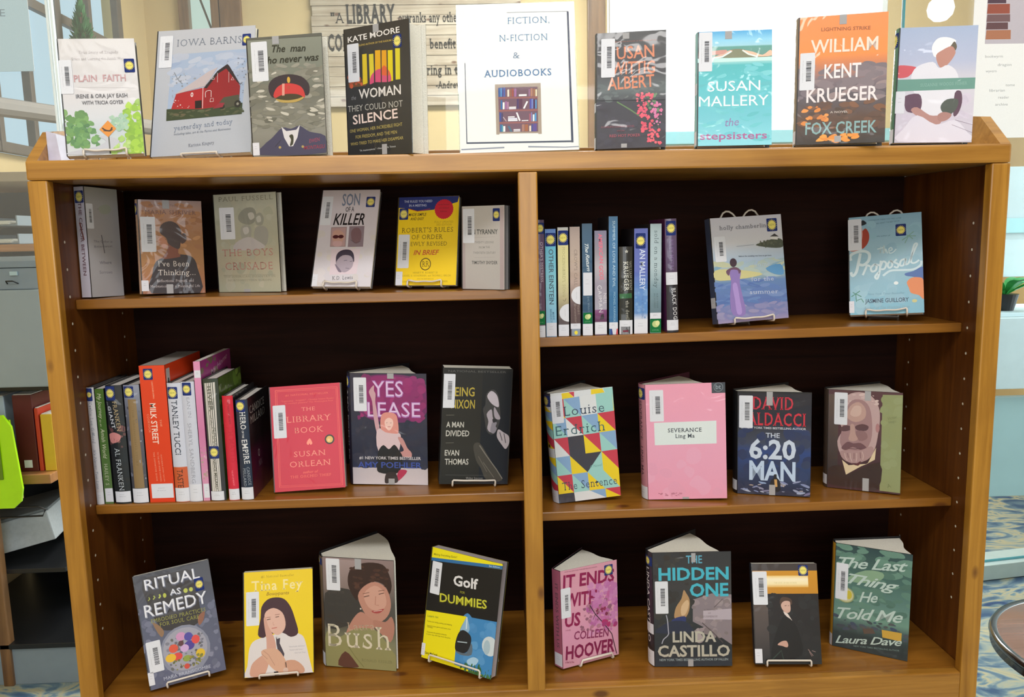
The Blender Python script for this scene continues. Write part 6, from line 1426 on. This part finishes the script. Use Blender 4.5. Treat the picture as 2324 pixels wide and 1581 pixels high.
mb.box((0.0, .63, 0.1), (.47, .64, 1.60))
mb.build('back_panel', new_mat('dark_rack_back', '#20262c', .8), t)
mb = MB()
mb.box((0.0, .02, .955), (.50, .6, .972), .002)
mb.build('metal_shelf', M_black, t)
mb = MB()
mb.box((0.0, .03, .365), (.46, .6, .38), .002)
mb.build('metal_shelf', M_black, t)
mb = MB()
mb.box((0.0, .0, .125), (.6, .62, .142), .002)
mb.build('base_tray', M_black, t)
mb = MB()
mb.box((0.0, .01, .0), (.6, .62, .1245), .002)
mb.build('kick_plate', M_gmetal, t)

t = thing('storage_carton', 'large plain grey carton below the file box', 'box', (-.96, .93, .973))
mb = MB()
mb.box((0, 0, 0), (.455, .35, .293), .004)
mb.build('carton', new_mat('grey_card', '#8e9a9e', .7, noise=.05, nscale=5), t)
t = thing('file_box', 'grey metal file box with label holder and handle, on the carton', 'box', (-.96, .935, 1.2665))
mb = MB()
mb.box((0, 0.004, 0), (.452, .33, .064), .003)
mb.build('body', M_gmetal, t)
mb = MB()
mb.box((-.002, 0, .065), (.458, .334, .098), .003)
mb.build('lid', M_gmetal, t)
mb = MB()
mb.box((.372, -.002, .042), (.394, .003, .054), .001)
mb.build('label_holder', M_white, t)
mb = MB()
mb.tube([(.36, .003, .018), (.364, -.010, .026), (.384, -.010, .026), (.392, .003, .018)], .002, 6)
mb.build('handle', M_black, t)
for i, z in enumerate((1.401, 1.455)):
    t = thing('paper_tray', ('lower' if i == 0 else 'upper') + ' of two grey letter trays with loose paper on the rack', 'tray', (-.93, .97, z), None, 'letter trays')
    mb = MB()
    mb.box((0, 0, 0), (.36, .30, .004), .001)
    for a in (0, .18, .356):
        mb.box((a, 0, .004), (a + .004, .3, .03))
    mb.build('tray', M_gmetal, t)
    mb = MB()
    for k in range(3):
        mb.box((.02 + .006 * k, -.01 + .01 * k, .0045 + .004 * k), (.34 - .004 * k, .27, .0075 + .004 * k), mat=Matrix.Rotation(.012 * k, 4, 'Z'))
    mb.build('paper', MT['pages'], t)
t = thing('letter_holder', 'lime green translucent plastic holder hanging on the rack', 'holder', (-.92, .875, .615))
mb = MB()
mb.prism([(0, 0), (.305, 0), (.328, .02), (.336, .06), (.322, .25), (.30, .285), (0, .29)], 0, .008, axis='y')
M_lime = new_mat('lime_plastic', '#a4e000', .25, coat=.5)
mb.build('front', M_lime, t)
mb = MB()
mb.box((0, .0085, 0), (.29, .05, .01), .002)
mb.box((0, .05, 0), (.29, .056, .26), .002)
mb.build('pocket', M_lime, t)
mb = MB()
mb.box((.245, -.004, .09), (.285, -.0005, .235), .002)
mb.build('clip', new_mat('olive_clip', '#5c7c10', .4), t)
rack_books = [('white_binder', 'white binder standing behind the lime holder', '#c0ccd8', -.80, .03, .25), ('white_binder', 'pale binder next to the dark red book', '#a8b8c8', -.715, .035, .24), ('dark_red_book', 'dark book with a red cover on the rack beside the lime holder', '#5a1c1c', -.655, .06, .243), ('orange_folder', 'orange red folder leaning beside the dark red book', '#c03c20', -.592, .012, .20), ('yellow_packet', 'yellow packet at the right edge of the rack', '#d8b030', -.575, .035, .18)]
for nm, lab, c, x, w_, h_ in rack_books:
    t = thing(nm, lab, 'book' if 'book' in nm else 'folder', (x, .99, .6955))
    mb = MB()
    mb.box((0, 0, 0), (w_, .2, h_), .002)
    mb.build('cover', new_mat(nm, c, .5), t)
    mb = MB()
    mb.box((.003, .003, h_ + .0002), (w_ - .003, .197, h_ + .0022))
    mb.build('page_block', MT['pages'], t)
    if 'red_book' in nm:
        mb = MB()
        mb.box((.018, -.0012, .012), (.042, -.0002, .036))
        mb.build('spine_label', MT['paper'], t)
t = thing('open_box', 'grey corrugated box lying tilted on the lowest rack shelf', 'box', (-.86, .93, .322), Matrix.Rotation(math.radians(-12), 3, 'Y') @ Matrix.Rotation(math.radians(12), 3, 'Z'))
mb = MB()
mb.box((0.04, .06, .07), (.30, .34, .17), .004)
mb.build('box_body', new_mat('corrugated_grey', '#9ca4a8', .7, noise=.08, nscale=90), t)
mb = MB()
mb.box((0.03, .05, .172), (.31, .35, .18), .002)
mb.build('lid', new_mat('grey_lid', '#5c6468', .6), t)
t = thing('wire_frame_stand', 'thin black wire frame above the tilted grey box', 'stand', (-.72, .94, .597))
mb = MB()
mb.tube([(-.1, 0, 0), (.14, 0, 0.0), (.16, 0, -.01), (.15, 0, -.03), (-.1, 0, -.035)], .003, 6)
mb.build('wire', M_black, t)

# pale angled rail and small artificial fir behind the left screen
t = thing('handrail', 'pale grey sloping rail behind the left glass screen', 'rail', (0, 0, 0))
mb = MB()
mb.tube([(-.78, .62, 1.80), (-.52, 1.9, 1.86)], .03, 10)
mb.build('rail', new_mat('pale_rail', '#847e78', .5), t)
mb = MB()
mb.tube([(-.55, 1.75, 1.84), (-.55, 1.75, 0)], .02, 8)
mb.build('support_post', M_frame, t)
t = thing('side_cabinet', 'low grey cabinet by the left wall behind the glass', 'cabinet', (-.98, 2.0, 0))
mb = MB()
mb.box((0, 0, 0), (.6, .8, 1.62), .01)
mb.build('body', new_mat('dark_grey_cabinet', '#50565c', .6), t)
mb = MB()
mb.box((.02, -.012, .05), (.58, -.001, 1.55), .004)
mb.build('door', new_mat('grey_cabinet_door', '#6c7074', .6), t)
t = thing('artificial_fir', 'small green artificial fir with silver bauble behind the white paperback', 'plant', (-.90, 2.2, 1.62))
mb = MB()
rr = random.Random(5)
for i in range(900):
    z = rr.uniform(.2, .78)
    a = rr.uniform(0, math.tau)
    r0 = .19 * (.80 - z) ** .7
    b = Vector((math.cos(a) * r0 * .3, math.sin(a) * r0 * .3, z))
    e = Vector((math.cos(a) * r0, math.sin(a) * r0, z + .01 + rr.uniform(0, .05)))
    s = Vector((-math.sin(a), math.cos(a), 0)) * .008
    c = (b + e) / 2
    mb.poly([b, c - s, e, c + s])
    mb.poly([b, c - Vector((0, 0, .008)), e, c + Vector((0, 0, .008))])
mb.build('foliage', new_mat('fir_green', '#3c7848', .8, noise=.2, nscale=40), t)
mb = MB()
mb.tube([(0, 0, .12), (0, 0, .78)], .012, 8)
mb.build('trunk', M_trim, t)
mb = MB()
mb.lathe([(.05, 0), (.07, .13), (.0001, .13)], (0, 0, 0), 20)
mb.build('pot', M_frame, t)
mb = MB()
mb.lathe([(.0001, -.02), (.014, -.014), (.02, 0), (.014, .014), (.0001, .02)], (-.02, -.05, .62), 14)
mb.build('bauble', new_mat('silver_bauble', '#d8e4e8', .1, metal=.9), t, True)

# ---------------------------------------------------------------- right: counter, plant, low rail, coffee table
t = thing('white_counter', 'pale aqua and white counter panels with haze and a window reflection in their colour, right of the bookcase', 'counter', (2.3, 1.3, 0))
for nm, a, b, m in (('lower_panel', (0, 0, .40), (1.3, .03, .775), M_aqua), ('middle_panel', (0, -.05, .815), (1.3, -.02, 1.07), M_white), ('window_reflection_panel', (0, .18, 1.20), (1.3, .2, 1.61), M_white), ('shelf_top', (0, -.02, 1.07), (1.3, .3, 1.085), M_white), ('cap', (0, .165, 1.365), (1.3, .179, 1.42), M_teal), ('end_panel', (0.0, .0305, 0.0), (.02, .178, 1.19), M_aqua), ('end_panel', (1.28, .0305, 0.0), (1.3, .178, 1.19), M_aqua)):  # topmost pale panel is added in place of a window reflection
    mb = MB()
    mb.box(a, b, .002)
    mb.build(nm, m, t)
t = thing('wood_block', 'dark wooden block in the gap between the counter panels', 'block', (2.31, 1.255, .7755))
mb = MB()
mb.prism([(0, 0), (.16, 0), (.12, .022), (0, .034)], 0, .05, axis='y')
mb.build('block', M_trim, t)
for i, (c, w_) in enumerate((('#8c9cac', .03), ('#c0ccd4', .028), ('#4c5c6c', .034), ('#7c8c98', .03), ('#344454', .03))):
    t = thing('standing_binder', ('slate blue', 'pale grey', 'dark slate', 'mid grey', 'navy')[i] + ' binder standing on the counter under the plant leaf', 'binder', (2.37 + .045 * i, 1.36, 1.0855), None, 'binders on the counter')
    mb = MB()
    mb.box((0, 0, 0), (w_, .09, .062), .002)
    mb.build('cover', new_mat('binder_cloth', c, .6), t)
t = thing('leafy_plant', 'broad green leaves drooping over the binders at the right edge', 'plant', (2.72, 1.37, 1.0855))
mb = MB()
mb.lathe([(.03, 0), (.045, .06), (.0001, .06)], (0, 0, 0), 20)
mb.build('pot', M_black, t)
for k in range(9):
    a = math.radians(170 + k * 41 + (k % 3) * 9)
    mb = MB()
    pts = []
    n = 8
    ln = .26 if k % 2 == 0 else .19
    prev = None
    for i in range(n + 1):
        s = i / n
        r_ = ln * s
        z = .06 + .07 * math.sin(s * 2.2) - .02 * s
        wv = .028 * math.sin(math.pi * min(1, s * 1.02)) + .001
        c = Vector((math.cos(a) * r_, math.sin(a) * r_ * .5, z))
        n_ = Vector((-math.sin(a), math.cos(a), 0)) * wv
        cur = (c - n_, c + Vector((0, 0, -.006)), c + n_)
        if prev:
            mb.poly([prev[0], prev[1], cur[1], cur[0]])
            mb.poly([prev[1], prev[2], cur[2], cur[1]])
        prev = cur
    mb.build('leaf', new_mat('glossy_leaf', '#2c8c3c', .35, noise=.1), t, True)
t = thing('floor_rail', 'low pale grey metal rail standing on the carpet at the right', 'rail', (2.62, 1.42, 0), Matrix.Rotation(math.radians(9), 3, 'Z'))
mb = MB()
mb.box((0, 0, 0.004), (1.0, .12, .066), .003)
mb.build('rail_body', new_mat('pale_rail_metal', '#9cb0b0', .4), t)
mb = MB()
mb.box((0, .03, .066), (1.0, .035, .075), .001)
mb.build('glass_lip', M_edge, t)
t = thing('round_coffee_table', 'round brown coffee table with a glossy top and dark moulded rim', 'table', (2.27, .19, 0))
M_tt = wood_mat('polished_table_top', 'x', '#5c3c2c', '#7c5440', rough=.12, coat=.8, knots=False)
mb = MB()
R0 = .265
mb.lathe([(.0001, .42), (R0 - .02, .42), (R0 - .012, .418)], (0, 0, 0), 72)
mb.build('table_top', M_tt, t, True)
mb = MB()
mb.lathe([(R0 - .012, .418), (R0, .422), (R0 + .006, .412), (R0, .402), (R0 - .006, .396), (R0 + .002, .387), (R0 - .012, .376), (.0001, .374)], (0, 0, 0), 72)
mb.build('moulded_rim', new_mat('dark_rim', '#1c1210', .18, coat=.8), t, True)
mb = MB()
mb.lathe([(.18, 0), (.16, .03), (.05, .06), (.04, .3), (.1, .374)], (0, 0, 0), 32)
mb.build('pedestal', M_tt, t, True)
